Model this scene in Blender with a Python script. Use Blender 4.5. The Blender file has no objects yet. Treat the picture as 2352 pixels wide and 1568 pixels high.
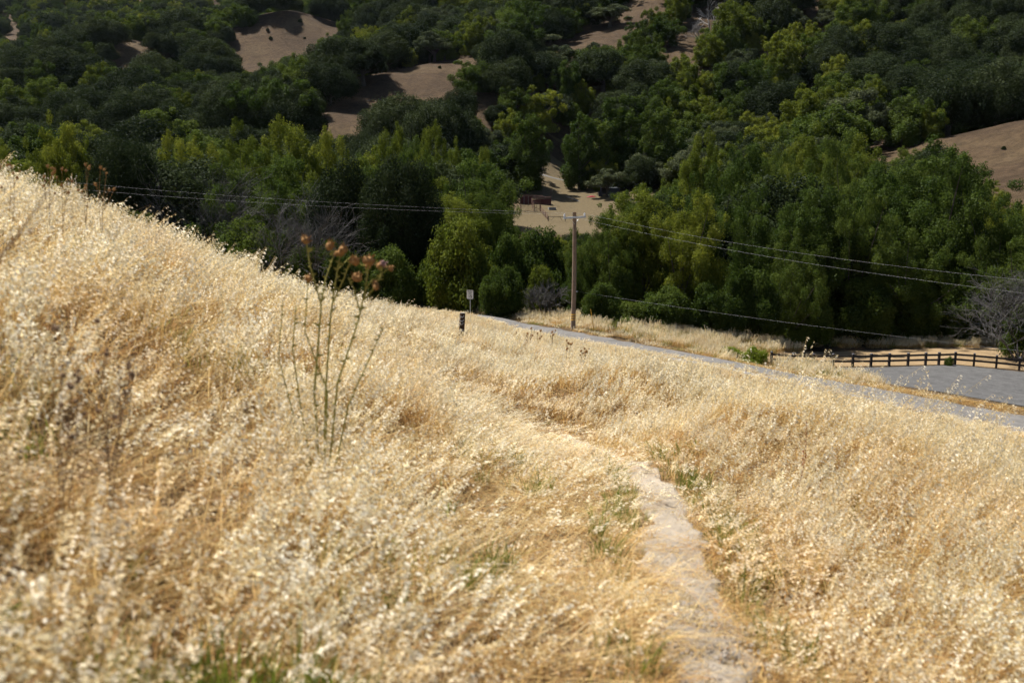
import bpy, math, random
import numpy as np
from mathutils import Vector, Matrix

# ------------------------------------------------------------------ camera, world, sun, exposure
sc = bpy.context.scene
C = sc.collection
PITCH = math.radians(10.0)
F = 35.0 / 36.0 * 2352.0                       # survey units: pixels of a 2352 wide print
cam_d = bpy.data.cameras.new('camera')
cam = bpy.data.objects.new('camera', cam_d)
C.objects.link(cam)
cam.location = (0, 0, 0)
cam.rotation_euler = (math.pi / 2 - PITCH, 0, 0)
cam_d.lens = 35.0
cam_d.sensor_width = 36.0
cam_d.clip_start = 0.05
cam_d.clip_end = 6000
cam_d.dof.use_dof = True
cam_d.dof.focus_distance = 38.0
cam_d.dof.aperture_fstop = 2.1
sc.camera = cam

SUN_AZ = math.radians(-58)                     # clockwise from straight ahead
SUN_EL = math.radians(60)
world = bpy.data.worlds.new('World')
sc.world = world
world.use_nodes = True
wn = world.node_tree
sky = wn.nodes.new('ShaderNodeTexSky')
sky.sky_type = 'NISHITA'
sky.sun_disc = False
sky.sun_elevation = SUN_EL
sky.sun_rotation = SUN_AZ
wn.links.new(sky.outputs[0], wn.nodes['Background'].inputs[0])
wn.nodes['Background'].inputs[1].default_value = 0.05

to_sun = Vector((math.cos(SUN_EL) * math.sin(SUN_AZ), math.cos(SUN_EL) * math.cos(SUN_AZ), math.sin(SUN_EL)))
sun_d = bpy.data.lights.new('sun', 'SUN')
sun_d.energy = 4.8
sun_d.angle = math.radians(0.53)
sun_d.color = (1.0, 0.965, 0.905)
sun = bpy.data.objects.new('sun', sun_d)
C.objects.link(sun)
sun.rotation_euler = to_sun.to_track_quat('Z', 'Y').to_euler()
sun.location = to_sun * 500

vs = sc.view_settings
vs.view_transform = 'Standard'
vs.look = 'None'
vs.exposure = 1.1
vs.gamma = 1.0
vs.use_curve_mapping = False
sc.render.engine = 'CYCLES'
cy = sc.cycles
cy.max_bounces = 4
cy.diffuse_bounces = 2
cy.glossy_bounces = 2
cy.transmission_bounces = 3
cy.transparent_max_bounces = 4
cy.caustics_reflective = False
cy.caustics_refractive = False
cy.use_denoising = True
cy.use_adaptive_sampling = True
cy.adaptive_threshold = 0.025

rng = np.random.default_rng(7)
random.seed(7)

# ------------------------------------------------------------------ surveying: print pixel + distance -> place
CP, SP = math.cos(PITCH), math.sin(PITCH)


def at(px, py, Y):
    u, v = (px - 1176.0) / F, (784.0 - py) / F
    d = np.array([u, CP + v * SP, -SP + v * CP])
    return d * (Y / d[1])


def proj(P):
    P = np.atleast_2d(P)
    dep = P[:, 1] * CP - P[:, 2] * SP
    up = P[:, 1] * SP + P[:, 2] * CP
    dep = np.maximum(dep, 1e-3)
    return 1176 + F * P[:, 0] / dep, 784 - F * up / dep


# ground control: (px, py, Y, grass height to take off)
G = []
for r in [
    # near hillside, left
    (0, 1568, 2.5, .36), (0, 1250, 3.1, .38), (0, 1000, 4.0, .42), (0, 750, 5.0, .5), (0, 560, 6.4, .52), (0, 405, 8.2, .55),
    (350, 1568, 2.8, .36), (350, 1100, 4.2, .42), (350, 800, 6.2, .5), (350, 560, 9.4, .55),
    (700, 1568, 3.1, .36), (700, 1100, 5.0, .42), (700, 820, 8.0, .5), (640, 625, 12.5, .55),
    (1100, 1568, 3.4, .34), (1100, 1150, 6.6, .45), (1100, 880, 16, .5), (820, 665, 19, .55), (930, 706, 27, .5),
    (0, 540, 17, .6), (300, 645, 19, .6), (600, 695, 24, .6), (800, 705, 42, .6),
    (-500, 350, 6.5, .5), (-500, 420, 20, .5),
    (0, 640, 60, 0), (300, 690, 70, 0), (600, 720, 80, 0), (850, 726, 90, 0), (-600, 600, 70, 0),
    # path
    (1660, 1568, 3.8, 0), (1600, 1400, 5.0, 0), (1555, 1250, 6.6, 0), (1510, 1150, 9.2, 0), (1390, 1060, 13, 0), (1290, 1000, 16, 0), (1215, 940, 21, 0),
    # right of the path
    (1850, 1568, 3.7, .45), (2352, 1568, 3.7, .6), (1850, 1300, 5.6, .55), (2352, 1250, 5.4, .65), (1850, 1050, 8.6, .7), (2100, 1000, 8.0, .85),
    (2352, 1030, 8.0, .95), (2000, 942, 9.0, .9), (1650, 840, 12, .58), (1400, 800, 18, .42), (1250, 790, 27, .4), (1150, 782, 38, .5), (1060, 775, 50, .4), (1060, 772, 31, .35), (980, 742, 32, .4), (1150, 790, 30, .4),
    (1300, 900, 17, .6), (1500, 950, 12, .65),
    (2352, 1190, 15, .5), (2000, 1050, 18, .5), (1650, 905, 27, .5), (1400, 840, 36, .5), (1250, 806, 50, .5),
    (2352, 1050, 48, 0), (2000, 975, 54, 0), (1650, 884, 60, 0),
    # road, lot, field behind the fence
    (1000, 716, 96, 0), (1090, 728, 87, 0), (1200, 750, 81, 0), (1317, 772, 77, 0), (1480, 800, 74, 0), (1650, 828, 71, 0), (2000, 898, 66, 0), (2352, 972, 62, 0),
    (1317, 755, 80, 0), (1080, 722, 86, 0), (1000, 700, 100, 0),
    (1771, 842, 80, 0), (2000, 845, 82, 0), (2195, 840, 84, 0), (2352, 853, 82, 0), (1950, 872, 74, 0), (2150, 902, 69.5, 0), (2352, 938, 66, 0), (2200, 870, 76, 0),
    (1900, 812, 91, 0), (2200, 806, 93, 0), (2352, 815, 92, 0), (1700, 790, 86, 0), (1500, 770, 82, 0),
    # creek and valley floor
    (300, 690, 120, 0), (700, 690, 112, 0), (1000, 680, 115, 0), (1300, 720, 105, 0), (1700, 740, 112, 0), (2100, 745, 118, 0), (2352, 720, 125, 0),
    (0, 660, 135, 0), (-500, 640, 140, 0), (2900, 760, 110, 0),
    (700, 545, 200, 0), (1000, 530, 205, 0), (300, 560, 200, 0), (0, 540, 200, 0),
    (1200, 500, 236, 0), (1300, 500, 236, 0), (1390, 500, 236, 0), (1250, 465, 252, 0), (1370, 460, 254, 0), (1290, 430, 272, 0), (1290, 412, 284, 0), (1285, 365, 315, 0),
    (1600, 520, 210, 0), (1900, 540, 180, 0), (2352, 432, 178, 0), (2180, 440, 190, 0), (2352, 350, 205, 0), (2352, 278, 232, 0), (2190, 312, 232, 0), (2600, 260, 220, 0),
    (2352, 330, 275, 0), (2150, 330, 275, 0), (2700, 330, 250, 0),
    # mid hill
    (1000, 340, 285, 0), (760, 264, 305, 0), (845, 196, 335, 0), (950, 170, 345, 0), (1080, 142, 362, 0), (880, 250, 318, 0), (1200, 260, 320, 0), (1300, 92, 395, 0), (1450, 22, 432, 0),
    (1480, 0, 445, 0), (1640, 70, 395, 0), (1500, 250, 330, 0), (1800, 240, 320, 0), (1900, 100, 380, 0), (2100, 200, 330, 0), (2352, 120, 350, 0), (2352, -60, 430, 0), (1900, -60, 460, 0), (1650, -60, 480, 0),
    # beyond the mid hill
    (1000, 110, 480, 0), (850, 150, 450, 0), (1150, 60, 520, 0), (1000, 0, 600, 0), (1200, -60, 650, 0), (900, -100, 800, 0),
    # left valley side
    (0, 400, 270, 0), (300, 390, 270, 0), (600, 380, 270, 0), (0, 260, 360, 0), (300, 270, 350, 0), (600, 250, 360, 0), (100, 180, 430, 0), (450, 180, 430, 0), (700, 190, 430, 0),
    # knolls
    (300, 132, 418, 0), (298, 94, 436, 0), (330, 120, 470, 0), (440, 130, 450, 0),
    (530, 142, 470, 0), (640, 130, 472, 0), (750, 118, 478, 0), (555, 74, 498, 0), (620, 40, 508, 0), (690, 32, 512, 0), (735, 52, 515, 0), (785, 48, 528, 0),
    (690, 70, 570, 0), (600, 90, 570, 0), (800, 90, 590, 0), (500, 110, 570, 0),
    (0, 90, 620, 0), (300, 70, 650, 0), (700, 10, 800, 0), (300, 0, 860, 0), (40, 50, 800, 0), (0, -80, 1100, 0), (500, -100, 1100, 0), (-500, 60, 700, 0), (-500, 250, 350, 0), (-400, -80, 1000, 0),
]:
    p = at(r[0], r[1], r[2])
    G.append((p[0], p[1], p[2] - r[3]))
G += [(0, 0, -1.72), (.6, 2, -1.85), (-1.5, 0, -1.35), (1.8, 0, -2.2), (-6, 0, .6), (6, 0, -3.8), (0, -8, -1.5), (-10, -10, 2.6), (10, -10, -4.8),
      (-30, 0, 7), (30, 0, -13), (30, 30, -15), (60, 40, -17), (110, 20, -20), (0, -40, -1), (-70, -30, 16), (70, -50, -14), (-120, 60, 4), (-70, 45, 2),
      (160, 120, -15), (250, 200, 10), (400, 400, 90), (-150, -100, 30), (150, -100, -15), (0, -200, 20), (300, -100, 0), (-300, 60, 5), (300, 900, 180), (800, 900, 200), (-900, 900, 160), (0, 1500, 230), (-500, -300, 50), (500, -300, 10)]
G = np.array(G)


class TPS:
    def __init__(s, P, lam):
        s.S = 50.0
        s.P = P[:, :2] / s.S
        n = len(P)
        r2 = ((s.P[:, None] - s.P[None]) ** 2).sum(-1)
        K = np.where(r2 > 0, .5 * r2 * np.log(r2 + 1e-12), 0) + lam * np.eye(n)
        Q = np.c_[np.ones(n), s.P]
        A = np.block([[K, Q], [Q.T, np.zeros((3, 3))]])
        s.w = np.linalg.solve(A, np.r_[P[:, 2], 0, 0, 0])

    def __call__(s, x, y):
        x = np.atleast_1d(np.asarray(x, float)); y = np.atleast_1d(np.asarray(y, float))
        out = np.empty(x.size)
        xf, yf = x.ravel() / s.S, y.ravel() / s.S
        for i in range(0, x.size, 20000):
            a, b = xf[i:i + 20000], yf[i:i + 20000]
            r2 = (a[:, None] - s.P[:, 0]) ** 2 + (b[:, None] - s.P[:, 1]) ** 2
            K = .5 * r2 * np.log(r2 + 1e-12)
            out[i:i + 20000] = K @ s.w[:-3] + s.w[-3] + s.w[-2] * a + s.w[-1] * b
        return out.reshape(x.shape)


tps = TPS(G, 2e-4)


def wob(x, y, f, seed):
    """smooth pseudo noise, about -1..1"""
    r = np.random.default_rng(seed)
    o = 0
    for k in range(7):
        a = r.uniform(0, 6.283); fr = f * r.uniform(.6, 1.7)
        o = o + np.sin((x * math.cos(a) + y * math.sin(a)) * fr * 6.283 + r.uniform(0, 6.283))
    return o / 3.2


def H(x, y):
    x = np.asarray(x, float); y = np.asarray(y, float)
    r = np.hypot(x, y)
    far = np.clip((r - 150) / 150, 0, 1)
    return tps(x, y) + .025 * wob(x, y, .35, 3) * np.clip(1 - r / 60, 0, 1) + far * (1.6 * wob(x, y, .012, 5) + .5 * wob(x, y, .04, 6))


def h1(x, y):
    return float(H([x], [y])[0])


# ------------------------------------------------------------------ mesh helpers
class MB:
    def __init__(s):
        s.v = []; s.f = []

    def add(s, vs_, fs):
        n = len(s.v)
        s.v += [tuple(p) for p in vs_]
        s.f += [tuple(i + n for i in f) for f in fs]
        return s

    def box(s, c, size, rot=None):
        hx, hy, hz = [k / 2 for k in size]
        R = rot or Matrix.Identity(3)
        pts = [Vector(c) + R @ Vector((sx * hx, sy * hy, sz * hz)) for sx in (-1, 1) for sy in (-1, 1) for sz in (-1, 1)]
        return s.add(pts, [(0, 1, 3, 2), (4, 6, 7, 5), (0, 4, 5, 1), (2, 3, 7, 6), (0, 2, 6, 4), (1, 5, 7, 3)])

    def bar(s, a, b, w, t):
        a, b = Vector(a), Vector(b)
        d = (b - a)
        q = d.to_track_quat('X', 'Z').to_matrix()
        return s.box((a + b) / 2, (d.length, w, t), q)

    def tube(s, pts, rad, n=8, cap=True):
        pts = [Vector(p) for p in pts]
        if not hasattr(rad, '__len__'):
            rad = [rad] * len(pts)
        base = len(s.v)
        up = Vector((.13, .21, 1)).normalized()
        for i, p in enumerate(pts):
            d = (pts[min(i + 1, len(pts) - 1)] - pts[max(i - 1, 0)])
            if d.length < 1e-9:
                d = Vector((0, 0, 1))
            d.normalize()
            ref = up if abs(d.dot(up)) < .95 else Vector((1, 0, 0))
            a = d.cross(ref).normalized(); b = d.cross(a)
            for k in range(n):
                t = k / n * 2 * math.pi
                s.v.append(tuple(p + (a * math.cos(t) + b * math.sin(t)) * rad[i]))
        for i in range(len(pts) - 1):
            for k in range(n):
                k2 = (k + 1) % n
                s.f.append((base + i * n + k, base + i * n + k2, base + (i + 1) * n + k2, base + (i + 1) * n + k))
        if cap:
            s.f.append(tuple(base + k for k in range(n)))
            s.f.append(tuple(base + (len(pts) - 1) * n + k for k in reversed(range(n))))
        return s

    def mesh(s, name, mat, smooth=False):
        m = bpy.data.meshes.new(name)
        m.from_pydata(s.v, [], s.f)
        m.validate()
        if mat: m.materials.append(mat)
        if smooth:
            m.polygons.foreach_set('use_smooth', [True] * len(m.polygons))
        m.update()
        return m

    def build(s, name, mat, parent=None, smooth=False, loc=None):
        return link(name, s.mesh(name, mat, smooth), parent, loc)


def link(name, data, parent=None, loc=None):
    o = bpy.data.objects.new(name, data)
    C.objects.link(o)
    if parent: o.parent = parent
    if loc is not None: o.location = loc
    return o


def tag(o, label=None, cat=None, group=None, kind=None):
    if label: o['label'] = label
    if cat: o['category'] = cat
    if group: o['group'] = group
    if kind: o['kind'] = kind
    return o


def thing(name, label, cat, loc=(0, 0, 0), rz=0, group=None):
    o = bpy.data.objects.new(name, None)
    C.objects.link(o)
    o.location = loc; o.rotation_euler = (0, 0, rz); o.empty_display_size = .3
    return tag(o, label, cat, group)


def np_mesh(name, V, quads, mat, smooth=False, col=None, attr='col'):
    m = bpy.data.meshes.new(name)
    V = np.asarray(V, np.float32); Q = np.asarray(quads, np.int32)
    k = Q.shape[1]
    m.vertices.add(len(V)); m.vertices.foreach_set('co', V.ravel())
    m.loops.add(Q.size); m.loops.foreach_set('vertex_index', Q.ravel())
    m.polygons.add(len(Q)); m.polygons.foreach_set('loop_start', np.arange(0, Q.size, k, dtype=np.int32))
    if smooth: m.polygons.foreach_set('use_smooth', np.ones(len(Q), bool))
    m.update(calc_edges=True)
    if mat: m.materials.append(mat)
    if col is not None:
        col = np.asarray(col, np.float32)
        if col.ndim == 1:
            a = m.attributes.new(attr, 'FLOAT', 'POINT'); a.data.foreach_set('value', col)
        else:
            a = m.attributes.new(attr, 'FLOAT_COLOR', 'POINT'); a.data.foreach_set('color', np.c_[col, np.ones(len(col))].astype(np.float32).ravel())
    return m


# ------------------------------------------------------------------ materials
class NT:
    """small node-tree writer"""
    def __init__(s, name):
        s.m = bpy.data.materials.new(name); s.m.use_nodes = True
        s.t = s.m.node_tree; s.t.nodes.clear()
        s.out = s.n('ShaderNodeOutputMaterial')

    def n(s, ty, **kw):
        n = s.t.nodes.new(ty)
        for k, v in kw.items(): setattr(n, k, v)
        return n

    def l(s, a, b): s.t.links.new(a, b); return s

    def noise(s, scale, detail=4, rough=.6, coord=None, dist=0):
        n = s.n('ShaderNodeTexNoise')
        n.inputs['Scale'].default_value = scale; n.inputs['Detail'].default_value = detail
        n.inputs['Roughness'].default_value = rough; n.inputs['Distortion'].default_value = dist
        if coord: s.l(coord, n.inputs['Vector'])
        return n.outputs['Fac']

    def ramp(s, fac, stops):
        r = s.n('ShaderNodeValToRGB')
        e = r.color_ramp.elements
        while len(e) < len(stops): e.new(.5)
        for el, (p, c) in zip(e, stops):
            el.position = p; el.color = (*c, 1)
        s.l(fac, r.inputs[0])
        return r.outputs[0]

    def mix(s, a, b, fac, mode='MIX'):
        n = s.n('ShaderNodeMix', data_type='RGBA', blend_type=mode)
        for sock, v in ((n.inputs['Factor'], fac), (n.inputs['A'], a), (n.inputs['B'], b)):
            if hasattr(v, 'links'): s.l(v, sock)
            elif isinstance(v, tuple): sock.default_value = (*v, 1)
            else: sock.default_value = v
        return n.outputs['Result']

    def math(s, op, a, b=0.0):
        n = s.n('ShaderNodeMath', operation=op)
        for sock, v in ((n.inputs[0], a), (n.inputs[1], b)):
            if hasattr(v, 'links'): s.l(v, sock)
            else: sock.default_value = v
        return n.outputs[0]

    def bump(s, height, strength, dist):
        b = s.n('ShaderNodeBump'); b.inputs['Strength'].default_value = strength; b.inputs['Distance'].default_value = dist
        s.l(height, b.inputs['Height'])
        return b.outputs[0]

    def pbr(s, col, rough=.8, spec=.3, metal=0, normal=None):
        p = s.n('ShaderNodeBsdfPrincipled')
        if hasattr(col, 'links'): s.l(col, p.inputs['Base Color'])
        else: p.inputs['Base Color'].default_value = (*col, 1)
        p.inputs['Roughness'].default_value = rough; p.inputs['Specular IOR Level'].default_value = spec; p.inputs['Metallic'].default_value = metal
        if normal: s.l(normal, p.inputs['Normal'])
        s.l(p.outputs[0], s.out.inputs[0])
        return s.m

    def leafy(s, col, trans=.4, gloss=.0, rough=.5):
        d = s.n('ShaderNodeBsdfDiffuse'); t = s.n('ShaderNodeBsdfTranslucent'); x = s.n('ShaderNodeMixShader')
        s.l(col, d.inputs[0]); s.l(col, t.inputs[0]); x.inputs[0].default_value = trans
        s.l(d.outputs[0], x.inputs[1]); s.l(t.outputs[0], x.inputs[2])
        o = x.outputs[0]
        if gloss:
            g = s.n('ShaderNodeBsdfGlossy'); g.inputs['Roughness'].default_value = rough
            g.inputs[0].default_value = (1, 1, 1, 1)
            y = s.n('ShaderNodeMixShader'); y.inputs[0].default_value = gloss
            s.l(o, y.inputs[1]); s.l(g.outputs[0], y.inputs[2]); o = y.outputs[0]
        s.l(o, s.out.inputs[0])
        return s.m


def plain(name, col, rough=.8, spec=.3, metal=0, var=.25, scale=6, bump=.0):
    t = NT(name)
    co = t.n('ShaderNodeTexCoord').outputs['Object']
    f = t.noise(scale, 5, .65, co)
    c = t.ramp(f, [(.25, tuple(k * (1 - var) for k in col)), (.75, tuple(min(1, k * (1 + var)) for k in col))])
    return t.pbr(c, rough, spec, metal, t.bump(f, bump, .02) if bump else None)


def mat_leaf(name, a, b, trans=.35, gloss=.004):
    t = NT(name)
    at_ = t.n('ShaderNodeAttribute', attribute_name='rnd')
    oi = t.n('ShaderNodeObjectInfo')
    c = t.mix(a, b, at_.outputs['Fac'])
    k = t.math('ADD', t.math('MULTIPLY', oi.outputs['Random'], .55), .72)
    hs = t.n('ShaderNodeHueSaturation')
    t.l(t.math('ADD', t.math('MULTIPLY', oi.outputs['Random'], -.025), .513), hs.inputs['Hue'])
    t.l(k, hs.inputs['Value']); t.l(c, hs.inputs['Color'])
    return t.leafy(hs.outputs[0], trans, gloss, .6)


M = {}
M['bright'] = mat_leaf('bright_foliage', (.052, .075, .007), (.142, .158, .018), .5)
M['mid'] = mat_leaf('green_foliage', (.029, .052, .007), (.074, .100, .015), .45)
M['dark'] = mat_leaf('oak_foliage', (.015, .024, .007), (.036, .047, .016), .3)
M['sage'] = mat_leaf('pale_oak_foliage', (.036, .047, .020), (.080, .092, .042), .35)
M['lush'] = mat_leaf('bush_foliage', (.07, .11, .009), (.15, .19, .018), .45)
M['bark'] = plain('bark', (.075, .062, .05), .95, .1, 0, .4, 3, .4)
M['grey_twig'] = plain('grey_twig', (.10, .094, .088), .95, .1, 0, .25, 2)
M['bleached'] = plain('bleached_wood', (.28, .26, .24), .9, .1, 0, .25, 2)


def mat_grass():
    t = NT('dry_grass')
    a = t.n('ShaderNodeAttribute', attribute_name='col')
    oi = t.n('ShaderNodeObjectInfo')
    geo = t.n('ShaderNodeNewGeometry').outputs['Position']
    f = t.noise(.45, 3, .55, geo)
    f2 = t.noise(1.9, 2, .5, geo)
    patch = t.ramp(f, [(.33, (1.0, .88, .73)), (.5, (1, .98, .95)), (.66, (1.08, 1.06, 1.02))])
    c = t.mix(a.outputs['Color'], patch, .85, 'MULTIPLY')
    c = t.mix(c, t.ramp(f2, [(.35, (.86, .80, .70)), (.6, (1.0, 1.0, 1.0))]), .6, 'MULTIPLY')
    hs = t.n('ShaderNodeHueSaturation')
    t.l(t.math('ADD', t.math('MULTIPLY', oi.outputs['Random'], .3), .86), hs.inputs['Value'])
    t.l(c, hs.inputs['Color'])
    return t.leafy(hs.outputs[0], .5, .012, .45)


M['grass'] = mat_grass()


def mat_ground():
    t = NT('dry_ground')
    geo = t.n('ShaderNodeNewGeometry').outputs['Position']
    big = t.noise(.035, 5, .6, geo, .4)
    mid = t.noise(.9, 5, .7, geo)
    fine = t.noise(9, 4, .7, geo)
    c = t.ramp(big, [(.3, (.046, .032, .020)), (.5, (.068, .047, .029)), (.7, (.094, .069, .040))])  # far hills: cloud shade put into a darker ground colour
    # the oat slope by the path lies under a mat of pale straw; the far hills keep the cloud-darkened tone
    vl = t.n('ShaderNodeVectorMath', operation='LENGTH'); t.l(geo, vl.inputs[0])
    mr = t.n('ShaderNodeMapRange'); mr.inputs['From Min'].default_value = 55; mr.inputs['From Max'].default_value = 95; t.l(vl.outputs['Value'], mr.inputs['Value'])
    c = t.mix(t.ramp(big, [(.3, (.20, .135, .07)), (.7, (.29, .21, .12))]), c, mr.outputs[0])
    c = t.mix(c, t.ramp(mid, [(.3, (.6, .58, .55)), (.65, (1.1, 1.08, 1.05))]), .8, 'MULTIPLY')
    c = t.mix(c, t.ramp(fine, [(.3, (.7, .68, .66)), (.7, (1.15, 1.12, 1.1))]), .6, 'MULTIPLY')
    tus = t.noise(.22, 7, .82, geo, .8)
    c = t.mix(c, t.ramp(tus, [(.32, (.5, .48, .45)), (.6, (1.22, 1.18, 1.12))]), .8, 'MULTIPLY')
    return t.pbr(c, .95, .1, 0, t.bump(tus, 1.0, .8))


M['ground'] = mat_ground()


def mat_soil(name, a, b, fine=30):
    t = NT(name)
    geo = t.n('ShaderNodeNewGeometry').outputs['Position']
    big = t.noise(1.3, 6, .75, geo, .3); f = t.noise(fine, 5, .75, geo)
    c = t.mix(t.ramp(big, [(.3, a), (.7, b)]), t.ramp(f, [(.3, (.62, .6, .58)), (.7, (1.12, 1.1, 1.08))]), .75, 'MULTIPLY')
    lump = t.math('ADD', t.math('MULTIPLY', big, 1.6), f)
    return t.pbr(c, .95, .15, 0, t.bump(lump, .9, .03))


M['path'] = mat_soil('path_soil', (.285, .24, .185), (.43, .37, .29), 26)
M['gravel'] = mat_soil('road_gravel', (.10, .095, .089), (.205, .195, .183), 7)
M['lot'] = mat_soil('lot_gravel', (.058, .057, .056), (.122, .12, .118), 7)
M['straw_field'] = mat_soil('mown_straw', (.2, .135, .07), (.29, .21, .12), 6)

# ------------------------------------------------------------------ ground
angs = np.unique(np.round(np.concatenate([np.arange(-48, 48.01, .25), np.arange(48, 312.1, 3.0)]), 3))
angs = angs[:-1] if abs(angs[-1] - angs[0] - 360) < .01 else angs
rad = np.concatenate([[.25], .4 * np.exp(np.arange(0, 236) * math.log(2600 / .4) / 235)])
A_, R_ = np.meshgrid(np.radians(angs), rad)
X_, Y_ = R_ * np.sin(A_), R_ * np.cos(A_)
Z_ = H(X_, Y_)
na, nr = len(angs), len(rad)
V = np.c_[X_.ravel(), Y_.ravel(), Z_.ravel()]
i0 = (np.arange(nr - 1)[:, None] * na + np.arange(na)[None]).ravel()
i1 = (np.arange(nr - 1)[:, None] * na + (np.arange(na)[None] + 1) % na).ravel()
Q = np.c_[i0, i1, i1 + na, i0 + na]
V = np.vstack([V, [[0, 0, h1(0, 0)]]])
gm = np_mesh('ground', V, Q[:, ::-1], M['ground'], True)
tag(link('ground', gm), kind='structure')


def catmull(P, n):
    P = [np.array(p, float) for p in P]
    P = [2 * P[0] - P[1]] + P + [2 * P[-1] - P[-2]]
    out = []
    for i in range(1, len(P) - 2):
        for t in np.linspace(0, 1, n, endpoint=False):
            a, b, c, d = P[i - 1:i + 3]
            out.append(.5 * ((2 * b) + (c - a) * t + (2 * a - 5 * b + 4 * c - d) * t * t + (3 * b - 3 * c + d - a) * t ** 3))
    out.append(P[-2])
    return np.array(out)


def strip(name, line, wl, wr, lift, mat, across=9, ragged=0, crown=0, seed=1):
    """sheet that follows the ground along a centre line; edges are skirted into the ground"""
    line = np.array(line)[:, :2]
    d = np.gradient(line, axis=0); d /= np.linalg.norm(d, axis=1)[:, None]
    nrm = np.c_[d[:, 1], -d[:, 0]]
    s = np.r_[0, np.cumsum(np.linalg.norm(np.diff(line, axis=0), axis=1))]
    wl = np.broadcast_to(wl, s.shape).astype(float); wr = np.broadcast_to(wr, s.shape).astype(float)
    r = np.random.default_rng(seed)
    if ragged:
        wl = wl * (1 + ragged * wob(s, s * 0 + 3, .9 / max(1, wl.mean()), seed) ) * (1 + .5 * ragged * r.normal(size=len(s)))
        wr = wr * (1 + ragged * wob(s, s * 0 + 9, .9 / max(1, wr.mean()), seed + 1)) * (1 + .5 * ragged * r.normal(size=len(s)))
    ts = np.linspace(-1, 1, across)
    rows = []
    for i in range(len(line)):
        o = np.where(ts < 0, ts * wl[i], ts * wr[i])
        rows.append(line[i][None] + nrm[i][None] * o[:, None])
    P = np.array(rows)
    Z = H(P[..., 0], P[..., 1]) + lift + crown * (1 - ts[None] ** 2)
    if ragged > .2: Z += .02 * wob(P[..., 0], P[..., 1], 1.6, 91) + .009 * wob(P[..., 0], P[..., 1], 5.0, 92)
    Z[:, 0] -= lift * 3; Z[:, -1] -= lift * 3
    V = np.c_[P.reshape(-1, 2), Z.ravel()]
    n = across
    i0 = (np.arange(len(line) - 1)[:, None] * n + np.arange(n - 1)[None]).ravel()
    m = np_mesh(name, V, np.c_[i0, i0 + 1, i0 + 1 + n, i0 + n], mat, True)
    return tag(link(name, m), kind='structure')


path_px = [(1660, 1568, 3.8), (1600, 1400, 5.0), (1555, 1250, 6.6), (1515, 1150, 9.2), (1390, 1060, 13), (1290, 1000, 16)]
path_line = catmull([(.1, -4), (.35, 0), (.6, 2)] + [tuple(at(*p)[:2]) for p in path_px], 14)
path_w = np.interp(path_line[:, 1], [0, 6, 9, 13, 14.5, 16], [.25, .25, .23, .21, .15, .03])
strip('footpath', path_line, path_w, path_w, .035, M['path'], 15, .26, 0, 4)

road_px = [(940, 705, 108), (1000, 716, 97), (1090, 730, 87.5), (1200, 752, 81), (1317, 774, 77), (1480, 800, 74), (1650, 828, 71), (2000, 898, 66), (2352, 972, 62)]
road_pts = [tuple(at(*p)[:2]) for p in road_px]
road_pts = [(-26, 128)] + road_pts + [(46, 56), (62, 48), (90, 36)]
road_line = catmull(road_pts, 14)
road_wl = np.interp(road_line[:, 0], [-2, 12, 26], [1.3, 1.9, 2.6])      # away from the camera side
road_wr = np.interp(road_line[:, 0], [-2, 12, 26], [1.2, 2.2, 3.2])
strip('gravel_road', road_line, road_wl, road_wr, .06, M['gravel'], 9, .1, .05, 8)


def sheet(name, poly, lift, mat, step=1.0, skirt=0.0):
    """flat-lying sheet inside a convex-ish world polygon, draped on the ground"""
    P = np.array(poly)
    from mathutils.geometry import delaunay_2d_cdt
    x0, y0 = P.min(0); x1, y1 = P.max(0)
    pts = [Vector(p) for p in P]
    n = len(pts)
    edges = [(i, (i + 1) % n) for i in range(n)]
    for x in np.arange(x0, x1, step):
        for y in np.arange(y0, y1, step):
            if inside(x, y, P): pts.append(Vector((x + .1 * math.sin(y * 7), y)))
    v, e, f, *_ = delaunay_2d_cdt(pts, edges, [], 1, 1e-4)
    vv = np.array([tuple(p) for p in v]); z = H(vv[:, 0], vv[:, 1]) + lift
    z[:n] -= skirt
    m = bpy.data.meshes.new(name)
    m.from_pydata([(*p, q) for p, q in zip(vv, z)], [], [tuple(t) for t in f]); m.materials.append(mat)
    for p in m.polygons: p.use_smooth = True
    m.update()
    return tag(link(name, m), kind='structure')


def inside(x, y, P):
    c = False
    j = len(P) - 1
    for i in range(len(P)):
        if (P[i][1] > y) != (P[j][1] > y) and x < (P[j][0] - P[i][0]) * (y - P[i][1]) / (P[j][1] - P[i][1] + 1e-12) + P[i][0]: c = not c
        j = i
    return c


def inside_np(x, y, P):
    c = np.zeros(np.shape(x), bool)
    j = len(P) - 1
    for i in range(len(P)):
        xi, yi = P[i]; xj, yj = P[j]
        c ^= ((yi > y) != (yj > y)) & (x < (xj - xi) * (y - yi) / (yj - yi + 1e-12) + xi)
        j = i
    return c


def hit(px, py, y0=30.0, y1=1200.0):
    """first ground point on a sight line"""
    ys = np.geomspace(y0, y1, 600)
    d = at(px, py, 1.0)
    g = H(d[0] * ys, ys) - d[2] * ys
    k = int(np.argmax(g > 0)) if (g > 0).any() else -1
    Yh = ys[k]
    return np.array([d[0] * Yh, Yh, h1(d[0] * Yh, Yh)])


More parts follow.
